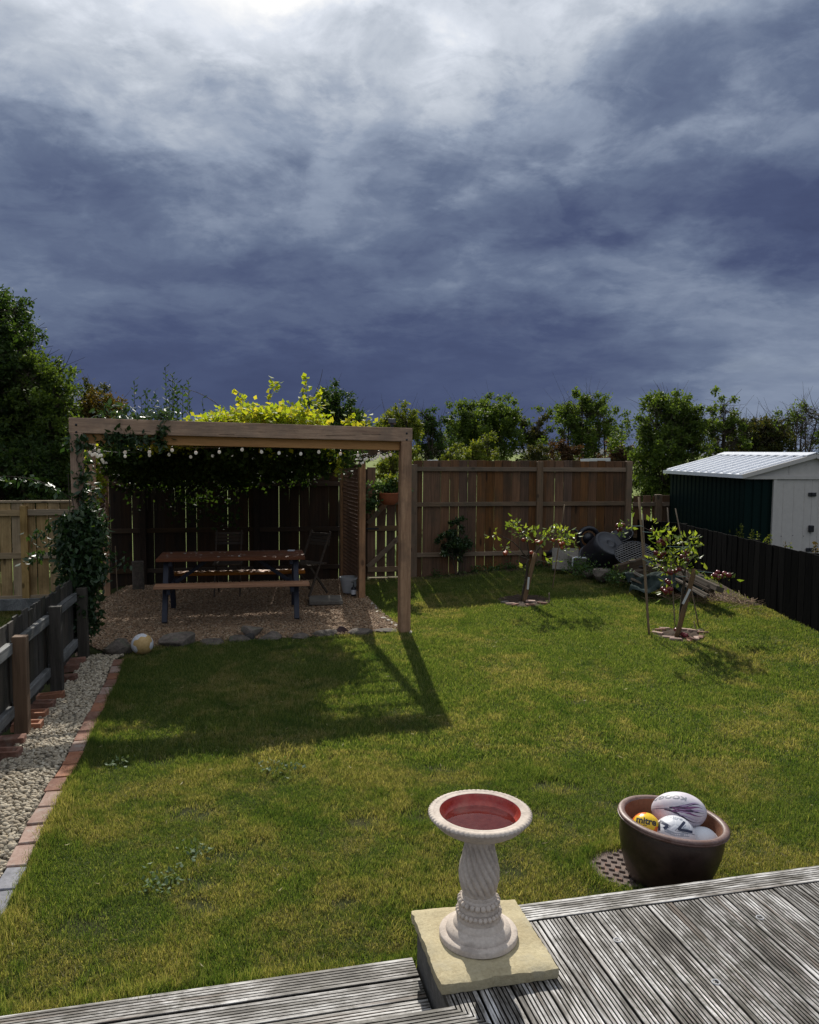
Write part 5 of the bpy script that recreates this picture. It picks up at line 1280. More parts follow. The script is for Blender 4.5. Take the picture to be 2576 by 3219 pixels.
# beyond the back fence
dtree('round_tree', 'dark round tree just behind the right half of the pergola roof', 636, 778, 822, 1000, 22, 'dark', ncl=40, nl=15000, ls=.10, clr=.42, stems=3, group=G_, shape=.5, seed=21)
dtree('yellow_tree', 'yellow green tree behind the solar light on the pergola', 792, 884, 850, 1010, 20, 'lime', ncl=24, nl=6500, ls=.085, clr=.32, stems=2, group=G_, seed=22)
dtree('thin_tree', 'thin dark tree with upright twigs between the yellow tree and the wide tree', 868, 940, 843, 1010, 25, 'dark', ncl=26, nl=4200, ls=.10, clr=.34, stems=5, group=G_, twig=5, base_spread=.5, seed=23, thin=True)
dtree('wide_tree', 'wide round tree with dark multiple stems above the middle of the back fence', 940, 1112, 836, 985, 29, 'green', ncl=46, nl=14000, ls=.13, clr=.5, stems=7, group=G_, base_spread=1.0, shape=.7, seed=24, thin=True)
dtree('thin_tree', 'small sparse tree in the gap right of the wide round tree', 1102, 1152, 872, 1000, 29, 'olive', ncl=16, nl=2400, ls=.12, clr=.36, stems=4, group=G_, twig=4, seed=25, thin=True)
dtree('open_tree', 'open crowned tree with many upright dark branches right of the fence middle', 1140, 1312, 824, 1000, 28, 'green', ncl=44, nl=9500, ls=.125, clr=.46, stems=9, group=G_, twig=5, base_spread=.9, shape=.8, seed=26, thin=True)
dtree('lime_bush', 'bright green bush in front of the wide round tree', 982, 1034, 908, 1010, 24, 'lime', ncl=12, nl=3000, ls=.09, clr=.3, stems=2, group=G_, cat='bush', seed=27)
dtree('lime_bush', 'low yellow green bush poking over the fence left of the middle', 930, 985, 945, 1010, 22, 'lime', ncl=9, nl=1500, ls=.08, clr=.25, stems=2, group=G_, cat='bush', seed=28)
dtree('brown_bush', 'rusty brown bush under the open crowned tree', 1156, 1222, 924, 1010, 24, 'brown', ncl=16, nl=4200, ls=.08, clr=.28, stems=2, group=G_, cat='bush', seed=29)
dtree('brown_bush', 'smaller rusty bush near the right end of the tall fence', 1262, 1332, 938, 1010, 23, 'brown', ncl=14, nl=3200, ls=.08, clr=.26, stems=2, group=G_, cat='bush', seed=30)
dtree('dull_bush', 'olive bush low beside the rusty brown bush behind the fence', 1110, 1170, 940, 1010, 23, 'olive', ncl=12, nl=2600, ls=.08, clr=.26, stems=2, group=G_, cat='bush', seed=31)
dtree('tall_tree', 'tall leafy light green tree directly left of the green shed', 1318, 1474, 824, 1090, 17.5, 'lime' if False else 'green', ncl=56, nl=17000, ls=.085, clr=.34, stems=4, group=G_, shape=.6, twig=2, seed=32)
dtree('hawthorn', 'leafy hawthorn bush behind the shed roof', 1525, 1655, 880, 990, 19, 'olive', ncl=30, nl=7500, ls=.085, clr=.3, stems=4, group=G_, twig=3, cat='bush', seed=33)
dtree('hawthorn', 'sparse hawthorn with bare twigs reaching up at the left of the shed roof', 1478, 1560, 842, 990, 18, 'green', ncl=22, nl=2000, ls=.085, clr=.26, stems=5, group=G_, twig=7, bare=.35, cat='bush', seed=34)
dtree('bare_tree', 'nearly bare twiggy tree at the right edge behind the shed', 1590, 1790, 850, 1000, 19, 'green', ncl=34, nl=1500, ls=.085, clr=.36, stems=7, group=G_, twig=10, bare=.5, base_spread=1.0, seed=35, thin=True)

# upright shoots behind the pergola
def shoots(name, label, Y, stems, mat, cat='shrub', ls=.075):
    s = 1 / .66964; x0 = at_y(stems[0][0] * s, 900 * s, Y).x
    t = thing(name, label, cat, (x0, Y, -.1)); m = MB(); C = []; Dd = []
    for (xb, xt, top, n_) in stems:
        a_ = at_y(xb * s, 960 * s, Y); b_ = at_y(xt * s, top * s, Y); a_ = Vector((a_.x, Y, a_.z - .8)) - Vector((x0, Y, -.1)); b_ = b_ - Vector((x0, Y, -.1)); b_.y += random.uniform(-.15, .15)
        m.tube(bez(a_, (a_ + b_) / 2 + Vector((random.uniform(-.05, .05), 0, 0)), b_, 6), [.008, .008, .007, .006, .004, .002], 5)
        for k in range(n_):
            tt = 1 - (k / n_) ** 1.0 * .85; p = a_.lerp(b_, tt); an = k * 2.4; C.append(p); Dd.append((math.cos(an), math.sin(an), .75))
    m.build('stem', M['bark'], t); obj('foliage', leaves_mesh('foliage', C, ls, LM[mat], dirs=np.array(Dd), width=.26), t); return t
shoots('upright_shrub', 'single dark leafy shoot standing above the pergola beam, leftmost of the shoots', 11.6, [(277, 276, 798, 46)], 'gloss')
shoots('upright_shrub', 'cluster of short dark leafy shoots above the pergola left of the golden climber', 11.7, [(300 + i * 9, 296 + i * 9 + random.uniform(-6, 6), 842 - 14 * math.sin(i) - random.uniform(0, 16), 34) for i in range(8)] + [(320, 330, 822, 36)], 'gloss')
shoots('upright_shrub', 'tallest bushy dark shoots rising above the pergola left of the golden leaves', 11.8, [(356, 354, 774, 64), (360, 360, 786, 60), (364, 366, 800, 50), (372, 374, 806, 50), (384, 384, 812, 50), (368, 371, 822, 50), (400, 401, 800, 44), (392, 393, 826, 44), (428, 427, 838, 22)], 'dark')

# golden climber on the pergola roof
def roof_climber():
    t = thing('golden_climber', 'golden yellow leafed climber mounded over the pergola roof', 'climbing plant', tuple(P2W(0, 0, 0)), PA)
    C = []; m = MB(); Tp = []
    # mound profile along x (local), height above the slats
    def top(x): return np.interp(x, [.75, 1.0, 1.35, 1.55, 1.85, 2.0, 2.2, 2.45, 2.6, 2.85, 3.05], [.04, .10, .20, .36, .34, .42, .40, .40, .26, .16, .02])
    for _ in range(330):
        x = rng.uniform(.7, 2.9); y = rng.uniform(.25, 2.9) if rng.uniform() > .4 else rng.uniform(.2, 1.2)
        if x > 2.55 and y > 1.7: continue
        if x < 1.75 and y < .85: y += .8
        h = float(top(x)) * .85 * (1 - .25 * abs(y - 1.0))
        if x > 2.45 + .2 * y: continue

        if h < .02: continue
        z = 2.13 - .06 * y + h * rng.uniform(.25, 1.0); r = rng.uniform(.07, .15); k = rng.integers(50, 95)
        C.append(np.array((x, y, z)) + rng.normal(0, 1, (k, 3)) * (r, r, r * .5))
    for _ in range(6):            # hanging bits under the roof, most of them on the left half
        x = rng.uniform(.7, 3.1); y = rng.uniform(.5, 2.6); k = rng.integers(8, 30); l = rng.uniform(.05, .22)
        q = rng.uniform(0, 1, (k, 1)); C.append(np.array((x, y, 2.0 - .07 * y)) + q * (rng.normal(0, .06), 0, -l) + rng.normal(0, .04, (k, 3)))
    for (x, y, z, dx, dz) in ((2.05, .9, 2.45, .1, .34), (2.42, .8, 2.4, .10, .40), (2.62, .8, 2.35, .05, .36), (1.75, .9, 2.42, -.05, .22), (2.92, .6, 2.2, .12, .18), (3.1, .5, 2.2, .12, .12)):
        a_ = Vector((x, y, z)); b_ = a_ + Vector((dx, 0, dz)); m.tube(bez(a_, (a_ + b_) / 2 + Vector((-.04, 0, .02)), b_), [.004, .004, .003, .003, .002, .002], 5)
        q = rng.uniform(.2, 1, (34, 1)); C.append(np.array(a_) + q * np.array(b_ - a_) + rng.normal(0, .032, (34, 3)))
    q = rng.uniform(0, 1, (60, 1)); C.append(np.array((2.82, .9, 2.02)) + q * (.12, 0, -.34) + rng.normal(0, .03, (60, 3)))   # the trail hanging down at the right
    for (p0, p1, p2) in (((1.5, .9, 2.45), (1.25, .9, 2.66), (1.02, .9, 2.65)), ((2.55, 1.0, 2.5), (2.70, 1.0, 2.68), (2.74, 1.0, 2.95)), ((2.9, .8, 2.2), (3.1, .8, 2.3), (3.3, .8, 2.36))):
        m.tube(bez(p0, p1, p2, 8), [.004] * 4 + [.003] * 3 + [.0015], 5)
    m.build('vine_stem', M['bark'], t)
    obj('foliage', leaves_mesh('foliage', np.concatenate(C), .066, LM['gold'], up=1.0, width=.40, fold=.1), t)
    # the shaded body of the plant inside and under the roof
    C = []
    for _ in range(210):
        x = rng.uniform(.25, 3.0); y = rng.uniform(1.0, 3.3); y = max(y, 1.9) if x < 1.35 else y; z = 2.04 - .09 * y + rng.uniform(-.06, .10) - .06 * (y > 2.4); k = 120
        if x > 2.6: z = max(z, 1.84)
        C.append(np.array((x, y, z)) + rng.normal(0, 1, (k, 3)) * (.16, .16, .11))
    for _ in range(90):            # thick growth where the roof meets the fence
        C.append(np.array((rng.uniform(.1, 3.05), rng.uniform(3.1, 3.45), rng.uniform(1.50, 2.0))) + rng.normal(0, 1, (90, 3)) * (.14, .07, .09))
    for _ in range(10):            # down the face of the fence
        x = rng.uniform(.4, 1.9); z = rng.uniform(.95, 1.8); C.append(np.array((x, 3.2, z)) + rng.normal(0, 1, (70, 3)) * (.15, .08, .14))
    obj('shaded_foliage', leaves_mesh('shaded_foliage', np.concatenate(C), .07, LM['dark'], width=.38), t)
    # golden leaves hanging between the two left posts
    C = []
    for _ in range(22):
        x = rng.uniform(-.02, .16); z = rng.uniform(1.25, 1.95); C.append(np.array((x - .05, 1.6, z)) + rng.normal(0, 1, (18, 3)) * (.05, .1, .05))
    obj('foliage', leaves_mesh('foliage', np.concatenate(C), .062, LM['gold'], width=.38), t)
roof_climber()

# glossy climber on the left post
def post_climber():
    t = thing('honeysuckle', 'glossy dark green climber smothering the left front pergola post', 'climbing plant', tuple(P2W(0, 0, 0)), PA)
    C = []; m = MB()
    for _ in range(260):
        z = rng.uniform(.02, 1.32) ** .85; w_ = np.interp(z, [0, .2, .6, 1.0, 1.28], [.11, .15, .20, .235, .18]); a = rng.uniform(0, 6.28); r = w_ * rng.uniform(.2, 1)
        C.append(np.array((r * math.cos(a) * 1.0 + .02, r * math.sin(a) * .7 - .08, z)) + rng.normal(0, .05, (26, 3)))
    for _ in range(34):
        z = rng.uniform(1.25, 2.05); C.append(np.array((.07 + rng.normal(0, .04), -.06, z)) + rng.normal(0, .03, (10, 3)))
    for _ in range(26):
        x = rng.uniform(-.05, .85); C.append(np.array((x, -.05, 2.06 - .06 * (x - .1) ** 2 + rng.normal(0, .035))) + rng.normal(0, .03, (14, 3)))
    for _ in range(20):
        x = rng.uniform(.15, 1.0); C.append(np.array((x, rng.uniform(-.05, .25), 2.30 + rng.normal(0, .035))) + rng.normal(0, .035, (14, 3)))
    for _ in range(8):
        z = rng.uniform(2.02, 2.34); C.append(np.array((.86 + (z - 2.3) * .25, -.075, z)) + rng.normal(0, .025, (9, 3)))
    arm = bez((-.05, -.1, 1.42), (-.35, -.15, 1.72), (-.78, -.2, 1.66), 12); m.tube(arm, [.005] * 8 + [.003] * 4, 5)
    for p in arm[2:]: C.append(np.array(p) + rng.normal(0, .022, (7, 3)) + (0, 0, -.01))
    for (a_, b_) in (((-.30, -.1, .95), (-.52, -.1, .78)), ((.2, -.1, .9), (.5, -.1, .72)), ((-.2, -.12, 1.2), (-.46, -.15, 1.05))):
        q = rng.uniform(0, 1, (40, 1)); C.append(np.array(a_) + q * (np.array(b_) - np.array(a_)) + rng.normal(0, .03, (40, 3)))
    for k in range(6):
        a = k; m.tube(bez((.04 * math.cos(a) + .06, -.12 + .03 * math.sin(a), -.28), (rng.normal(0, .08), -.12, .2), (rng.normal(0, .06), -.1, .7 + .2 * k), 7), [.009, .008, .008, .007, .006, .005, .004], 5)
    m.tube(bez((.1, -.14, -.26), (.0, -.16, .1), (-.1, -.12, .5), 6), .011, 5)
    m.tube([(.04 + .045 * math.cos(q * 1.3), -.07, 1.2 + q * .09) for q in range(10)], .005, 5)
    m.build('vine_stem', M['bark'], t)
    obj('foliage', leaves_mesh('foliage', np.concatenate(C), 0.078, LM['gloss'], up=.7, width=.24, droop=.8), t)
post_climber()

# ------------------------------------------------------------------ planter on the gate and shrub by the fence
gp = at_y(1224, 1570, 12.55); t = thing('hanging_planter', 'terracotta planter with trailing green plant hanging on the garden gate', 'planter', (gp.x, gp.y, gp.z - .08), rad(12))
m_ = MB(); m_.lathe([(.0005, 0), (.09, .0), (.15, .06), (.175, .17), (.185, .17), (.185, .19), (.165, .19), (.16, .15), (.0005, .14)], 28); sharp(m_.build('bowl', M['terracotta'], t, smooth=True), 40)
C = [np.array((rng.normal(0, .12), rng.normal(0, .08), .22 + abs(rng.normal(0, .07)))) + rng.normal(0, .035, (16, 3)) for _ in range(60)] + [np.array((-.2 - .12 * q, 0, .15 - .2 * q)) + rng.normal(0, .05, (22, 3)) for q in rng.uniform(0, 1, 14)]
obj('foliage', leaves_mesh('foliage', np.concatenate(C), .055, LM['weed'], up=.8, width=.34), t)
C = [np.array((rng.normal(.08, .08), rng.normal(0, .06), .34 + abs(rng.normal(0, .06)))) + rng.normal(0, .03, (14, 3)) for _ in range(22)]
obj('foliage', leaves_mesh('foliage', np.concatenate(C), .05, LM['lime'], up=.8, width=.34), t)
dtree('fence_shrub', 'pale leaved shrub looking over the gate behind the hanging planter', 790, 850, 950, 1060, 14.0, 'lime', ncl=14, nl=2600, ls=.06, clr=.16, stems=2, cat='shrub', seed=41, stem_r=.02)
st_ = at_y(1238, 1440, 14.2); tt_ = thing('dead_stump', 'bare dark curved tree stem standing behind the garden gate', 'tree stem', (st_.x, 14.2, -.42))
m_ = MB(); m_.tube([(.16, 0, 0), (.12, 0, .9), (.06, 0, 1.6), (.0, 0, 1.95), (.02, 0, 2.2), (-.01, 0, 2.3)], [.06, .055, .05, .055, .07, .03], 8); m_.build('trunk', M['bark'], tt_)
ps = FL(0.78); t = tree('wall_shrub', 'small dark evergreen shrub against the back fence right of the pergola', ps[0], ps[1] - .22, tz(ps[0], ps[1] - .3), 0.86, .24, .40, 'gloss', ncl=26, nl=3000, ls=.05, clr=.12, stems=3, cat='shrub', ry=.14, base_spread=.08, stem_r=.012, seed=51)

# ------------------------------------------------------------------ shed
def shed():
    W_, Dp, z0, ze, zr = 2.05, 2.42, -0.12, 1.60, 1.90
    t = thing('garden_shed', 'dark green metal garden shed with white ribbed roof and grey double doors', 'shed', (4.84, 11.47, 0), rad(7))
    green = plain('dark_green_sheet_metal', (0.0015, 0.012, 0.010), 0.55, 0.0, .12); pale = plain('pale_grey_sheet_metal', (0.56, 0.52, 0.47), 0.42, 0, .5); roofm = plain('white_roof_sheet', (0.80, 0.82, 0.86), 0.28, 0.0, .7)
    def corr(name, a, b, h0, h1, mat, rib=.135, dep=.018):
        a = Vector(a); b = Vector(b); L = (b - a).length; d = (b - a).normalized(); nrm = Vector((d.y, -d.x, 0)); xs = []; x = 0
        while x < L - .001:
            for (o_, q) in ((0, 0), (rib * .62, 0), (rib * .70, dep), (rib * .92, dep)):
                if x + o_ < L: xs.append((x + o_, q))
            x += rib
        xs.append((L, 0)); V = []; Fq = []
        for i, (s_, q) in enumerate(xs):
            p = a + d * s_ - nrm * q; V += [(p.x, p.y, h0), (p.x, p.y, h1)]
            if i: Fq.append((2 * i - 2, 2 * i, 2 * i + 1, 2 * i - 1))
        m = MB(); m.add(V, Fq); return m.build(name, mat, t)
    corr('side_wall', (0, Dp, 0), (0, 0, 0), z0, ze + .02, green); corr('side_wall', (W_, 0, 0), (W_, Dp, 0), z0, ze + .02, green); corr('back_wall', (W_, Dp, 0), (0, Dp, 0), z0, ze + .02, green)
    corr('front_panel', (0, 0, 0), (.43, 0, 0), z0, ze, green); corr('front_panel', (W_ - .43, 0, 0), (W_, 0, 0), z0, ze, green)
    m = MB(); m.box((.445, -.012, (z0 + ze) / 2), (.05, .045, ze - z0)); m.box((W_ - .445, -.012, (z0 + ze) / 2), (.05, .045, ze - z0)); m.build('door_frame', pale, t)
    o = m = MB(); m.box((W_ / 2, -.02, ze + .005), (W_ + .06, .05, .05)); m.build('lintel_rail', pale, t)
    for s in (0, 1):
        x0 = .472 + s * .5535; wd = .5505; m = MB(); m.box((x0 + wd / 2, -.012, (z0 + ze) / 2), (wd, .02, ze - z0 - .05))
        for q in (.10, .25, .40): m.box((x0 + q * wd / .5, -.0235, (z0 + ze) / 2), (.012, .004, ze - z0 - .10))
        dr_ = m.build('door', pale, t)
        if s == 0:
            m = MB(); m.box((x0 + wd, -.045, .86), (.075, .045, .10), b=.01); m.build('door_handle', M['barrow'], dr_)
            for zz in (1.36, .55): m = MB(); m.box((x0 + wd, -.036, zz), (.12, .02, .055), b=.004); m.lathe([(.0005, .02), (.018, .02), (.02, 0)], 12, (x0 + wd, -.05, zz)); m.build('latch', M['metal_dark'], dr_)
            m = MB(); sg = [(.1, .15), (.28, .15), (.45, .15), (.1, .75), (.28, .76), (.45, .75)]
            for (a_, b_) in sg: m.box((x0 + a_, -.024, b_), (.012, .004, .012))
            m.build('bolt_heads', M['metal_dark'], dr_)
    # gable
    m = MB(); m.add([(-.02, -.014, ze + .03), (W_ + .02, -.014, ze + .03), (W_ / 2, -.014, zr - .01)], [(0, 1, 2)]); m.build('gable', pale, t)
    m = MB(); m.box((.66, -.018, ze + .12), (.012, .006, .15)); m.box((1.35, -.018, ze + .12), (.012, .006, .15)); m.box((.95, -.018, ze + .19), (.06, .006, .014)); m.build('gable_seam', M['metal_dark'] if False else pale, t)
    ov = .09; oy = .07
    for s in (1, -1):
        xe = -ov if s > 0 else W_ + ov; xm = W_ / 2; ln = math.hypot(xm - xe, zr - ze); sl = math.atan2(zr - ze, (xm - xe) * s)
        R = Matrix.Rotation(-sl * s, 3, 'Y'); c = Vector(((xe + xm) / 2, Dp / 2, (ze + zr) / 2 + .03))
        m = MB(); m.box(c, (ln, Dp + 2 * oy, .012), R)
        m.build('roof_sheet', roofm, t)
        nrm = R @ Vector((0, 0, 1)); m = MB(); k = 11
        for i in range(k):
            yy = -oy + .10 + i * (Dp + 2 * oy - .2) / (k - 1); cc = Vector((c.x, yy, c.z)) + nrm * .019; m.box(cc, (ln - .05, .05, .034), R)
        m.build('roof_rib', roofm, t)
        m = MB(); m.box((xe, Dp / 2, ze + .018), (.03, Dp + 2 * oy + .02, .055)); m.build('eave_trim', roofm, t)
        m = MB(); m.box(Vector((c.x, -oy - .008, c.z - .012)), (ln, .02, .06), R); m.build('verge_trim', pale, t)
    m = MB(); m.box((W_ / 2 - .07, Dp / 2, zr + .045), (.16, Dp + 2 * oy + .03, .012), Matrix.Rotation(-.28, 3, 'Y')); m.box((W_ / 2 + .07, Dp / 2, zr + .045), (.16, Dp + 2 * oy + .03, .012), Matrix.Rotation(.28, 3, 'Y')); m.build('ridge_cap', roofm, t)
shed()
# weeds in front of the shed
def weed(name, label, px, pyt, Y, n_, w_=.05, mat='lime'):
    b_ = at_y(px, pyt, Y); z0 = .02 if Y > 9 else tz(b_.x, Y); t = thing(name, label, 'weed', (b_.x, Y, z0), 0, 'weeds between black fence and shed'); h = b_.z - z0; m = MB(); m.tube([(0, 0, 0), (.01, 0, h * .5), (0, 0, h)], [.005, .004, .002], 5); m.build('stem', M['bark'], t)
    q = rng.uniform(.25, 1, (n_, 1)) ** .7; C = q * (0, 0, h) + rng.normal(0, 1, (n_, 3)) * (w_, w_, .01) * (1.15 - q); obj('foliage', leaves_mesh('foliage', C, .035, LM[mat], width=.25), t)
W2 = lambda x, y: (2050 + x / 3.28, 1380 + y / 3.28)
for i, (x, y, n_, lab) in enumerate(((805, 915, 40, 'thin yellow weed spike above the black fence, nearest the back corner'), (920, 870, 150, 'tallest yellow green weed spike in front of the green shed wall'), (878, 935, 60, 'short weed just left of the tallest weed spike'), (1035, 945, 200, 'widest bushy yellow weed below the green corner panel'),
                                   (1095, 965, 90, 'drooping weed right of the widest weed'), (1180, 1005, 90, 'small weed by the left shed door frame'), (1215, 975, 90, 'weed tight against the left shed door frame'), (1380, 1050, 30, 'thin brown weed before the left shed door'), (1425, 1065, 50, 'thin weed before the middle of the shed door'), (1690, 1060, 160, 'pale dry weed at the right edge of the picture over the fence'))):
    weed('weed', lab, *W2(x, y), 4.76 / ((W2(x, y)[0] - CX) / F), n_, mat='lime' if i not in (7, 9) else 'amber')

# white things beyond the fence
for (x0, x1, yt, yb, Y, lab) in ((1345, 1378, 1448, 1464, 16.5, 'short white board showing over the back fence beside the pergola'), (1826, 1919, 1441, 1452, 17.5, 'long white board showing over the right part of the back fence')):
    a_ = at_y(x0, yt, Y); b_ = at_y(x1, yb, Y); t = thing('white_screen', lab, 'board', ((a_.x + b_.x) / 2, Y, -.42)); h = a_.z + .42
    obj('board', boxmesh('board', (b_.x - a_.x, .04, a_.z - b_.z + .03), M['white'], .004), t, (0, 0, h - .05), (0, rad(-2.5), 0))
    for s in (-1, 1): obj('leg', boxmesh('leg', (.05, .05, h - .12), M['white'], .004), t, (s * (b_.x - a_.x) * .42, 0, (h - .12) / 2))
#PART5
# ------------------------------------------------------------------ apple trees
QX = lambda x, y: (1550 + x / 2.156, 1560 + y / 2.156)
applem = {'red': speckle('red_apple_skin', (0.28, 0.035, 0.02), (0.45, 0.09, 0.04), 25, .35, c3=(0.50, 0.26, 0.08), big=14, spec=.5), 'dark': speckle('dark_red_apple_skin', (0.10, 0.010, 0.014), (0.20, 0.025, 0.03), 25, .3, big=14, spec=.5)}
am = MB(); am.lathe([(.0005, -.028), (.012, -.031), (.026, -.022), (.034, -.004), (.033, .012), (.024, .025), (.010, .028), (.0005, .021)], 14)
def apple_tree(name, label, base, Y, branches, clusters, apples, kind, seed, lsz=.072):
    global rng
    keep = rng; rng = np.random.default_rng(seed)
    b_ = Vector(base); t = thing(name, label, 'apple tree', base, 0, 'apple trees on the lawn'); m = MB()
    W = lambda x, y, dy=0.0: at_y(*QX(x, y), Y + dy) - b_
    for (pts, r0, r1) in branches:
        P_ = [W(*p) for p in pts]; Q = []
        for i in range(len(P_) - 1):
            for k in range(3): Q.append(P_[i].lerp(P_[i + 1], k / 3) + (Vector(rng.normal(0, .004, 3)) if k else Vector((0, 0, 0))))
        Q.append(P_[-1]); n = len(Q); m.tube(Q, [r0 + (r1 - r0) * i / (n - 1) for i in range(n)], 7)
    m.build('trunk', M['bark'], t, smooth=True); C = []; Dd = []
    for (x, y, r, n_) in clusters:
        c = W(x, y, rng.normal(0, .10)); k = 0
        for _ in range(int(n_ * (.62 if kind == 'red' else .52))):
            p = np.array(c) + rng.normal(0, 1, 3) * (r * .75, r * .9, r * .6); C.append(p); d = p - np.array(c); Dd.append(d / (np.linalg.norm(d) + 1e-6) + rng.normal(0, .5, 3) + (0, 0, .25))
    obj('foliage', leaves_mesh('foliage', C, lsz, LM['apple'], up=.9, width=.27, fold=.12, dirs=np.array(Dd)), t)
    me = am.mesh('apple', applem[kind], True)
    for (x, y) in apples: o = obj('apple', me, t, W(x, y, rng.normal(0, .06)), (rng.uniform(-.4, .4), rng.uniform(-.4, .4), 0)); s_ = rng.uniform(.75, .98); o.scale = (s_, s_, s_)
    rng = keep; return t, W
t1, W1 = apple_tree('apple_tree', 'sparse young apple tree with pinkish apples before the back fence', (TREE1[0] - .02, TREE1[1], tz(*TREE1)), TREE1[1],
    [([(200, 725), (212, 620), (228, 540), (232, 460), (245, 425)], .026, .015), ([(245, 428), (190, 360), (130, 305), (60, 270), (5, 240)], .010, .003), ([(245, 425), (238, 340), (220, 280), (190, 240), (140, 190)], .010, .004), ([(262, 430), (300, 370), (345, 310), (400, 265), (470, 240)], .013, .005), ([(470, 240), (510, 280), (540, 330)], .006, .003), ([(270, 425), (330, 440), (400, 450)], .007, .003), ([(245, 428), (150, 390), (85, 360)], .006, .003), ([(215, 600), (213, 540), (207, 480)], .005, .002)],
    [(8, 250, .045, 14), (130, 185, .05, 26), (160, 205, .06, 30), (215, 225, .05, 20), (240, 260, .07, 34), (180, 255, .05, 16), (75, 350, .06, 22), (295, 285, .06, 24), (345, 270, .06, 24), (385, 245, .06, 26), (330, 315, .04, 12), (440, 235, .06, 28), (480, 250, .07, 36), (520, 280, .07, 34), (535, 335, .06, 26), (495, 355, .05, 18), (470, 300, .07, 20), (360, 430, .045, 12), (405, 445, .05, 16), (208, 482, .03, 8)],
    [(90, 378), (84, 388), (208, 296), (296, 306), (318, 312), (333, 305), (408, 298), (455, 306), (462, 326), (470, 348), (478, 318), (262, 383), (180, 232)], 'red', 61)
t2, W2_ = apple_tree('apple_tree', 'young apple tree heavy with dark red apples tied to a leaning stake and canes', (TREE2[0] - .03, TREE2[1], tz(*TREE2)), TREE2[1],
    [([(1268, 905), (1275, 760), (1290, 620), (1300, 520)], .020, .015), ([(1300, 540), (1250, 470), (1215, 400), (1190, 300), (1180, 250)], .012, .004), ([(1300, 520), (1310, 430), (1320, 360), (1330, 300)], .011, .004), ([(1230, 440), (1170, 410), (1110, 390)], .007, .003), ([(1200, 340), (1140, 280), (1080, 240), (1000, 205), (880, 215)], .006, .002), ([(1290, 600), (1230, 580), (1180, 640)], .006, .003), ([(1310, 500), (1400, 500), (1540, 530)], .005, .002), ([(1300, 500), (1350, 420), (1370, 370)], .007, .003)],
    [(1185, 240, .05, 22), (1140, 240, .05, 18), (1215, 250, .04, 14), (1150, 300, .07, 30), (1195, 340, .07, 34), (1120, 360, .07, 34), (1160, 400, .08, 44), (1110, 420, .06, 26), (1140, 460, .07, 34), (1200, 440, .06, 24), (1180, 500, .06, 24), (1240, 400, .05, 14), (1300, 300, .07, 44), (1345, 290, .07, 40), (1290, 350, .07, 36), (1350, 330, .06, 28), (1360, 410, .06, 24), (1290, 420, .07, 26), (1250, 500, .06, 20), (1090, 185, .04, 12), (1080, 262, .03, 8), (905, 180, .05, 20), (850, 220, .05, 16), (880, 240, .04, 10), (1130, 625, .03, 6), (1180, 665, .05, 18), (1205, 640, .04, 10), (1185, 575, .05, 12), (1455, 505, .03, 7), (1540, 570, .07, 26), (1575, 520, .03, 7), (1585, 560, .04, 10), (1320, 480, .05, 12)],
    [(1080, 232), (850, 200), (880, 195), (865, 222), (858, 230), (1140, 300), (1125, 315), (1155, 320), (1165, 300), (1105, 385), (1125, 400), (1140, 395), (1110, 405), (1150, 410), (1160, 385), (1300, 385), (1320, 375), (1285, 410), (1320, 405), (1310, 430), (1170, 505), (1190, 512), (1205, 520), (1225, 510), (1160, 495), (1240, 505), (1265, 495), (1180, 572), (1192, 585), (1155, 630), (1170, 645), (1188, 628), (1180, 655), (1203, 632), (1195, 648), (1525, 515), (1505, 535), (1545, 545), (1600, 535), (1570, 525), (1520, 555), (1490, 545)], 'dark', 62)
for (x, y) in ((1246, 908), (1290, 938), (1306, 945)): p = at_z(*QX(x, y), tz(*TREE2) + .03); o = obj('apple', am.mesh('apple', applem['dark'], True), None, p); tag(o, {1246: 'fallen dark red apple against the base of the staked apple tree', 1290: 'fallen dark red apple lying left on the soil of the brick ring', 1306: 'fallen dark red apple lying right on the soil of the brick ring'}[x], 'apple', 'fallen apples in the brick ring')
def stake(name, label, pts, Y, r, mat, cat='stake', dy=(0, 0), flat=False):
    a_ = at_y(*QX(*pts[0]), Y + dy[0]); b_ = at_y(*QX(*pts[1]), Y + dy[1]); g = tz(b_.x, b_.y); b_.z = g - .03; d = a_ - b_
    m = MB(); n = 8; m.tube([Vector((0, 0, 0)) + d * i / n for i in range(n + 1)], [r * (1 + .15 * (i % 2)) if r < .012 else r for i in range(n + 1)], 8); o = m.build(name, mat, None, b_, smooth=True); tag(o, label, cat); return o
stake('tree_stake', 'thick round stake leaning against the sparse apple tree', ((288, 385), (208, 722)), TREE1[1], .030, M['fence_post'], dy=(-.02, -.04))
stake('tree_stake', 'thick round stake leaning right beside the heavily fruited apple tree', ((1368, 492), (1244, 905)), TREE2[1], .030, M['fence_post'], dy=(-.06, -.06))
stake('bamboo_cane', 'thin leaning bamboo cane right of the sparse apple tree', ((487, 55), (405, 515)), 11.6, .008, M['cane'], 'cane')
stake('bamboo_cane', 'tall thick brown cane standing left of the heavily fruited apple tree', ((990, 5), (1062, 902)), 9.12, .011, M['cane'], 'cane', (.15, 0))
stake('bamboo_cane', 'second cane crossing the top of the tall brown cane', ((1014, 120), (1064, 900)), 9.2, .007, M['cane'], 'cane', (.2, .05))
stake('bamboo_cane', 'pale upright cane in the middle of the fruited apple tree', ((1184, 78), (1240, 830)), 9.5, .007, M['cane'], 'cane')
stake('bamboo_cane', 'pale cane leaning left behind the fruited apple tree', ((1237, 82), (1402, 880)), 9.35, .007, M['cane'], 'cane', (.2, .1))
stake('short_peg', 'short thin peg in the right edge of the sparse tree ring', ((382, 655), (380, 715)), 10.75, .008, M['cane'], 'peg')
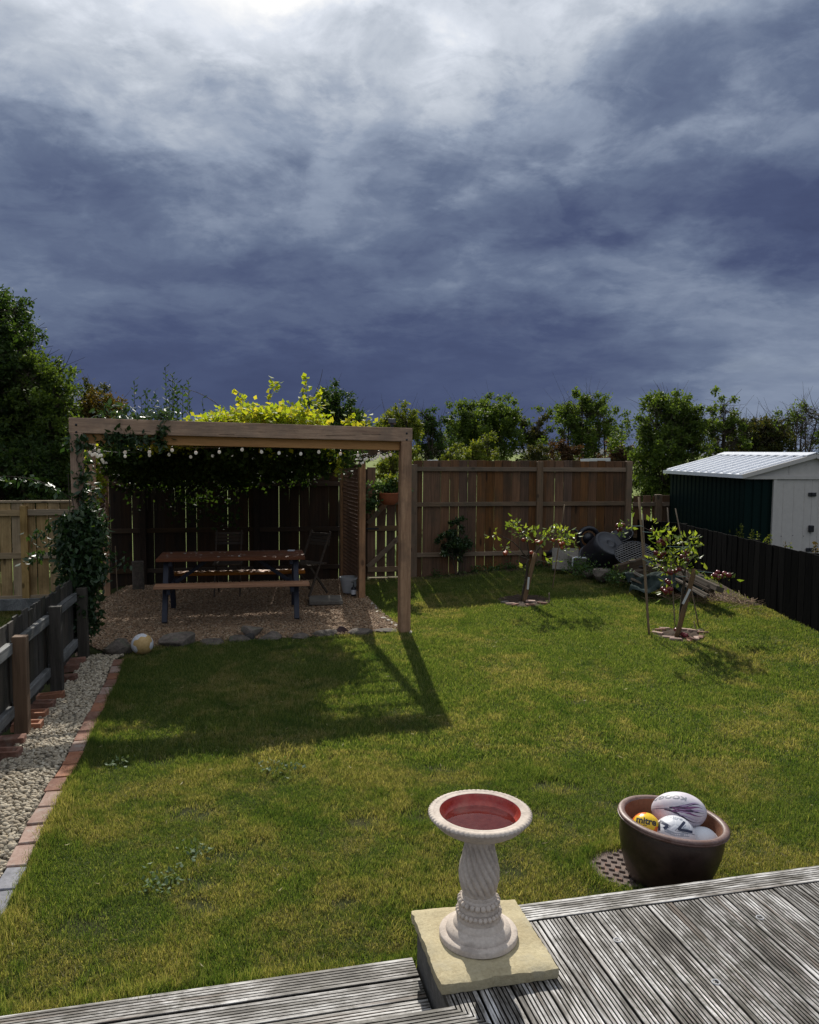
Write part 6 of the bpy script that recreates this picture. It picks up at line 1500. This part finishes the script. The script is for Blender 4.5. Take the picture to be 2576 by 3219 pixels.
stake('short_peg', 'short pale peg in the lawn behind the right side of the brick ring', ((1363, 850), (1378, 905)), 9.35, .006, M['cane'], 'peg')
# ties and tags
tagm = plain('white_plant_tag', (.6, .6, .58), .5)
for (T_, W, x, y, h, an, lab) in ((t1, W1, 240, 590, .17, 4, 'plant_tag'), (t2, W2_, 1312, 680, .19, 24, 'plant_tag')):
    obj(lab, boxmesh(lab, (.028, .003, h), tagm, .001), T_, W(x, y, -.10), (0, rad(an), 0))
string = plain('green_twine', (.25, .36, .33), .7)
for pts in (((935, 203), (1005, 200), (1015, 205)), ((1015, 240), (1080, 246)), ((1180, 340), (1345, 345)), ((1190, 400), (1340, 335)), ((1375, 505), (1500, 520)), ((1015, 425), (1120, 475)), ((1240, 540), (1310, 545))): m = MB(); m.tube([W2_(*p, -.03) for p in pts], .0035, 5); m.build('twine', string, t2)
# soil rings and their bricks
for (tx, ty), r, lab, nm in ((TREE1, .36, 'soil', 0), (TREE2, .33, 'soil', 1)):
    V = []; n = 40; rings = 8
    for j in range(rings + 1):
        for k in range(n): a = 2 * math.pi * k / n; rr = r * j / rings * (1 + .06 * math.sin(3 * a + nm)); x, y = tx + rr * math.cos(a), ty + rr * math.sin(a) * .95; V.append((x, y, tz(x, y) + .018 + rng.normal(0, .006)))
    Fq = [(j * n + k, j * n + (k + 1) % n, (j + 1) * n + (k + 1) % n, (j + 1) * n + k) for j in range(rings) for k in range(n)]
    o = obj('tree_soil', mesh_np('tree_soil', V, np.array(Fq), M['soil'])); tag(o, kind='structure')
BR = [(TREE1, [(118, 722, .3, 'brick_pink'), (150, 728, 0.9, 'brick'), (255, 712, -.1, 'brick_pink'), (335, 722, -.5, 'brick'), (252, 730, .4, 'brick'), (80, 712, .8, 'oldslab')], 'sparse apple tree'),
      (TREE2, [(1115, 928, -.75, 'brick_pink'), (1165, 898, .25, 'brick_pink'), (1135, 905, .3, 'brick'), (1310, 912, -.18, 'brick_pink'), (1360, 922, -.2, 'brick_pink'), (1425, 940, -.6, 'brick'), (1410, 966, 1.2, 'brick'), (1380, 970, 1.3, 'brick_pink'), (1352, 972, 1.35, 'brick'), (1330, 976, 1.4, 'clay'), (1240, 970, -.1, 'brick_pink'), (1190, 958, -.3, 'brick_pink')], 'fruited apple tree')]
wh = ['at the far left', 'second from the left', 'at the back', 'at the right end', 'in the front middle', 'at the outer left rim']
wh2 = ['at the far left corner', 'at the back left, pale', 'at the back left, red', 'at the back centre', 'at the back right', 'at the far right corner', 'on edge at the right front', 'on edge, pale, second from the right front', 'on edge, red, third from the right front', 'on edge, orange, fourth from the right front', 'flat in the middle front', 'flat at the left front']
for (T_, L_, nmn), whr in zip(BR, (wh, wh2)):
    for i, (x, y, a, k) in enumerate(L_):
        p = at_z(*QX(x, y), tz(*T_) + .02); k_ = bk.get(k) or boxmesh('brick', (.2, .1, .06), M[k], .004)
        o = obj('brick', k_, None, (p.x, p.y, tz(p.x, p.y) + .014), (random.uniform(-.08, .08), random.uniform(-.08, .08), a)); o.scale = (.62, .55, .7)
        tag(o, f'ring brick of the {nmn}, {whr[i]}', 'brick', 'bricks ringing the apple trees')

# ------------------------------------------------------------------ heap of garden junk in the back right corner
J = lambda x, y: QX(x, y)
def qy(x, y, Y): return at_y(*QX(x, y), Y)
# big upside-down tub
c = qy(795, 318, 12.35); o_ = qy(708, 425, 12.75); ax = (c - o_); ax = Vector((ax.x, ax.y, ax.z)).normalized()
face = Vector((.30, -.62, .72)).normalized()
tb = thing('plastic_tub', 'big black round plastic tub tipped upside down on the junk heap', 'tub', tuple(c)); tb.rotation_euler = face.to_track_quat('Z', 'Y').to_euler()
m = MB(); m.lathe([(.0005, -.004), (.05, -.004), (.06, .002), (.075, .002), (.085, -.004), (.20, -.004), (.215, .004), (.232, .004), (.243, -.008), (.262, -.10), (.285, -.26), (.30, -.42), (.318, -.425), (.322, -.45), (.30, -.455), (.29, -.43)], 56); sharp(m.build('tub_body', M['barrow'], tb, smooth=True), 50)
m = MB(); m.tube(bez((-.30, .08, -.42), (-.44, .0, -.40), (-.30, -.10, -.42), 8), .014, 6); m.build('handle', M['barrow'], tb); m = MB(); m.tube(bez((.30, .08, -.42), (.44, .0, -.40), (.30, -.10, -.42), 8), .014, 6); m.build('handle', M['barrow'], tb)
# second black container with a label behind
c = qy(868, 292, 12.7); tb = thing('plastic_container', 'dark blue black bucket with a white printed label behind the big tub', 'bucket', tuple(c)); tb.rotation_euler = Vector((-.35, -.3, .9)).to_track_quat('Z', 'Y').to_euler()
m = MB(); m.lathe([(.0005, -.30), (.17, -.30), (.20, .05), (.215, .05), (.215, .075), (.195, .075), (.16, -.27)], 40); m.build('bucket_body', M['barrow'], tb, smooth=True)
lb, nt, out = new_mat('printed_label'); tcn = nt.n.new('ShaderNodeTexCoord'); wv = nt.n.new('ShaderNodeTexWave'); wv.bands_direction = 'Z'; wv.inputs['Scale'].default_value = 16; wv.inputs['Distortion'].default_value = 1.5; wv.inputs['Detail'].default_value = 4; nt.link(tcn.outputs['Object'], wv.inputs[0]); princ(nt, out, nt.ramp(wv.outputs[0], [(.45, (.62, .65, .72)), (.6, (.25, .28, .36))]), .5)
V = []; Fq = []; n = 10
for i in range(n + 1):
    a = rad(215 + 75 * i / n)
    for (r, z) in ((.2, .03), (.176, -.20)): V.append((r * math.cos(a) * 1.02, r * math.sin(a) * 1.02, z))
    if i: k = 2 * i; Fq.append((k - 2, k - 1, k + 1, k))
obj('label', mesh_np('label', V, np.array(Fq), lb), tb)
# wheelbarrow lying behind
wbp = qy(640, 285, 13.1); wb = thing('wheelbarrow', 'dark wheelbarrow lying on its side behind the big tub', 'wheelbarrow', tuple(wbp))
m = MB(); 
for a in range(24): pass
ring_ = [(.17 * math.cos(q), .0, .17 * math.sin(q)) for q in np.linspace(0, 2 * math.pi, 25)]
m.tube(ring_, .04, 8, cap=False); m.tube([(0, -.02, 0), (0, .02, 0)], .10, 12); m.build('wheel', M['barrow'], wb, (0.02, 0, 0), (0, 0, rad(12)), smooth=True)
h0 = [qy(*q, 12.9) - wbp for q in ((528, 236), (545, 222), (565, 232), (580, 262), (592, 300), (605, 350), (620, 400))]; m = MB(); m.tube(h0, [.016, .018, .020, .021, .022, .022, .02], 8); m.build('frame_tube', M['barrow'], wb, smooth=True)
h1 = [qy(*q, 12.7) - wbp for q in ((512, 368), (560, 380), (610, 384))]; m = MB(); m.tube(h1, .024, 8); m.build('frame_tube', M['barrow'], wb, smooth=True)
m = MB(); a_ = qy(350, 405, 13.0) - wbp; b_ = qy(470, 380, 12.9) - wbp; m.tube([a_, (a_ + b_) / 2 + Vector((0, 0, .05)), b_], [.03, .05, .03], 8); m.tube([qy(440, 420, 12.8) - wbp, qy(462, 365, 12.8) - wbp], .014, 8); m.build('grip', M['barrow'], wb, smooth=True)
blk('paving_slab', 'grey concrete slab leaning back between tree and tub', 'paving slab', tuple(qy(492, 428, 12.6)), (.42, .05, .40), (rad(-38), 0, rad(-8)), M['oldslab'])
# white frame
fr = thing('wire_frame', 'small white metal frame standing left under the tub', 'frame', tuple(qy(540, 470, 12.35))); m = MB(); q_ = [qy(*p, 12.35) - qy(540, 470, 12.35) for p in ((538, 475), (542, 420), (560, 414), (630, 418))]; m.tube(q_, .012, 6); m.build('bar', M['white'], fr)
blk('stone_block', 'flat pale stone inside the white frame beside the tub', 'stone', tuple(qy(590, 432, 12.5)), (.34, .2, .10), (.1, .1, .2), M['oldslab'])
rock('rock', 'rounded grey stone on the grass in front of the tub', tuple(qy(737, 528, 11.9)), (.34, .22, .24), .3, 120, group='stones by the junk heap')
rock('rock', 'dark low stone at the left foot of the tub', tuple(qy(665, 520, 12.1)), (.28, .2, .14), .3, 121, group='stones by the junk heap')
# round mesh screen
sv_c = qy(962, 392, 12.15); sc_ = thing('mesh_screen', 'round diamond mesh screen lying tilted right of the big tub', 'mesh screen', tuple(sv_c)); sc_.rotation_euler = Vector((-.10, -.55, .85)).to_track_quat('Z', 'Y').to_euler()
m = MB(); R_ = .30; m.tube([(R_ * math.cos(q), R_ * math.sin(q), 0) for q in np.linspace(0, 2 * math.pi, 33)], .010, 6, cap=False); m.build('rim', M['metal_dark'], sc_, smooth=True)
wire = plain('galvanised_wire', (.20, .19, .18), .5, .4); m = MB()
for k in np.arange(-.28, .281, .045):
    l = math.sqrt(R_ * R_ - k * k)
    for sg in (1, -1): u_ = Vector((math.cos(sg * rad(35)), math.sin(sg * rad(35)), 0)); v_ = Vector((-u_.y, u_.x, 0)); m.tube([u_ * -l + v_ * k, u_ * l + v_ * k], .0045, 4, cap=False)
m.build('wire_mesh', wire, sc_)
def plank(name, label, a_, b_, w_, th_, mat, Ya, Yb, roll=0.0, cat='plank'):
    A_ = qy(*a_, Ya); B_ = qy(*b_, Yb); d = B_ - A_; t = thing(name, label, cat, tuple((A_ + B_) / 2), 0, 'planks in the junk heap'); m = MB(); m.box((0, 0, 0), (d.length, w_, th_), b=.004)
    o = m.build('timber', mat, t); t.rotation_euler = (Matrix.Rotation(0, 3, 'X').to_quaternion() @ d.to_track_quat('X', 'Z') @ Euler((roll, 0, 0)).to_quaternion()).to_euler(); return t
gw = wood('grey_weathered_plank', (.05, .04, .03), (.17, .14, .11), 'X', knots=True, rand=.2, spec=.06, rough=.95); dw_ = wood('dark_old_plank', (.035, .025, .018), (.11, .08, .055), 'X', rand=.2, spec=.06, rough=.95)
plank('plank', 'long dark beam lying below the round mesh screen', (835, 505), (1020, 452), .10, .16, dw_, 11.75, 12.0)
plank('plank', 'short thick timber offcut under the dark beam', (905, 545), (1010, 520), .14, .12, dw_, 11.7, 11.8)
plank('plank', 'wide grey board offcut standing tilted in front of the heap', (965, 540), (1045, 585), .20, .04, gw, 11.3, 11.15, -.75)
plank('plank', 'second grey board offcut below the wide one', (945, 570), (1025, 605), .12, .03, gw, 11.25, 11.1, -.6)
plank('plank', 'pale board poking out right of the mesh screen', (1040, 400), (1110, 430), .14, .03, gw, 12.2, 12.0, -.5)
plank('plank', 'tiny pale offcut lying on the mesh screen edge', (925, 442), (968, 436), .05, .03, gw, 11.7, 11.7)
plank('plank', 'long weathered plank sloping down right, topmost of the fan', (1285, 512), (1540, 632), .11, .07, gw, 11.1, 10.1, -.3)
plank('plank', 'long grey plank sloping down right, middle of the fan', (1250, 528), (1480, 640), .09, .035, dw_, 11.1, 10.2, -.3)
plank('plank', 'narrow pale batten sloping down right, lowest of the fan', (1240, 560), (1460, 672), .04, .03, gw, 11.0, 10.1, -.3)
plank('plank', 'second narrow batten beside the lowest of the fan', (1255, 575), (1440, 684), .03, .03, gw, 10.95, 10.1, -.3)
plank('plank', 'dark timber lying behind the fruited apple tree', (1090, 470), (1260, 545), .10, .08, dw_, 11.6, 11.2)
# crumpled sheet
V = []; n = 22; sh_ = qy(1180, 552, 11.1)
for j in range(n + 1):
    for i in range(n + 1):
        a, b = i / n - .5, j / n - .5; V.append((a * 1.05 * (1 + .1 * math.sin(b * 6)), b * .6 + .06 * math.sin(a * 9), .10 * math.cos(a * 3) + .05 * math.sin(a * 14 + b * 9) + .03 * math.sin(b * 21 + a * 5) - .5 * b * b + rng.normal(0, .006)))
Fq = [(j * (n + 1) + i, j * (n + 1) + i + 1, (j + 1) * (n + 1) + i + 1, (j + 1) * (n + 1) + i) for j in range(n) for i in range(n)]
o = obj('tarpaulin', mesh_np('tarpaulin', V, np.array(Fq), speckle('faded_green_tarpaulin', (.006, .010, .009), (.05, .065, .06), 9, .9, big=6, bstr=.3, spec=.04)), None, (sh_.x, sh_.y, sh_.z - .06), (.12, 0, -.25)); tag(o, 'crumpled grey green tarpaulin over timber behind the fruited apple tree', 'tarpaulin')
# dead stalks and litter along the black fence
tw = MB()
for _ in range(420):
    s2 = rng.uniform(0, 1); x = 3.5 + 1.0 * s2 + rng.normal(0, .10); y = 11.1 - .9 * s2 + rng.normal(0, .20)
    if x > 4.5: x = 4.48
    z = tz(x, y) + rng.uniform(0, .05); a = rng.uniform(0, 6.28); l = rng.uniform(.05, .22); el = rng.uniform(-.1, .5)
    tw.tube([(x, y, z), (x + l * math.cos(a), y + l * math.sin(a), z + l * el)], .003, 3, cap=False)
o = tw.build('dead_stalks', speckle('dry_stalk', (.10, .06, .035), (.30, .20, .12), 20), None); tag(o, 'brown dead stalks strewn along the foot of the black fence', 'garden waste', kind='stuff')
soilp = [(x, y) for x, y in BEDR]
sheet('soil_bed', [(2.6, 12.5), (3.15, 12.0), (3.5, 11.4), (3.85, 10.85), (4.3, 10.35), (4.6, 10.15), (4.5, 12.9), (3.9, 13.5), (2.6, 13.2)], 0.010, M['soil'])
sheet('fence_bed', [(0.15, 12.55), (1.0, 12.72), (2.2, 12.95), (2.7, 13.0), (2.6, 13.52), (0.1, 12.98)], 0.010, M['soil'])
# low leafy growth at the heap foot and along the fence
C = []
for (x, y, Y, r, k) in ((600, 470, 12.2, .12, 240), (560, 490, 12.1, .10, 160), (650, 490, 12.0, .10, 160), (840, 535, 11.7, .10, 220), (880, 545, 11.6, .10, 200), (820, 555, 11.5, .07, 90)):
    p = qy(x, y, Y); C.append(np.array(p) + rng.normal(0, 1, (k, 3)) * (r, r, r * .6))
for _ in range(26): x = rng.uniform(.25, 2.4); y = 12.86 + .2126 * x; C.append(np.array((x, y, tz(x, y) + .03)) + np.abs(rng.normal(0, 1, (26, 3))) * (.08, -.06, .05))
o = obj('ground_weeds', leaves_mesh('ground_weeds', np.concatenate(C), .04, LM['weed'], up=.9, width=.3)); tag(o, 'low green weeds at the foot of the heap and back fence', 'weeds', kind='stuff')
# pale clover-like plants in the near lawn
def rosette(label, px, py, n_, r, sz=.028):
    p = on_ground(px, py); t = thing('lawn_weed', label, 'weed', (p.x, p.y, tz(p.x, p.y)), 0, 'weeds in the lawn')
    C = np.stack([rng.normal(0, r, n_), rng.normal(0, r, n_), rng.uniform(.02, .05, n_)], 1); obj('foliage', leaves_mesh('foliage', C, sz, LM['pale'], up=1.6, width=.34), t)
LM['pale'] = leafmat('pale_weed_leaf', [(.13, .19, .10), (.09, .15, .07), (.19, .25, .14)], .3)
rosette('patch of pale silvery weed leaves in the near left lawn', 505, 2780, 80, .055); rosette('patch of pale weed leaves in the lawn left of centre', 880, 2425, 60, .08, .03); rosette('small pale weed by the shadow edge on the left lawn', 370, 2412, 30, .04); rosette('small dark weed tuft at the left of the near lawn', 620, 2690, 40, .05)
# long straw blades that catch the light
bl_m = leafmat('straw_blade', [(.40, .34, .18), (.5, .45, .28), (.32, .34, .14)], .3)
n = 420; x = rng.uniform(-2.6, 4, n); y = rng.uniform(2.8, 9.5, n); k = lawn_mask(x, y) & (np.abs(x) < .6 * y); x, y = x[k], y[k]
C = np.stack([x, y, terrain(x, y) + .03], 1); o = obj('straw_blades', leaves_mesh('straw_blades', C, .038, bl_m, up=.8, width=.035, dirs=rng.normal(0, 1, (len(C), 3)) * (1, 1, .25) + (0, 0, .2))); tag(o, 'scattered dry straw coloured blades lying on the lawn', 'grass', kind='stuff')
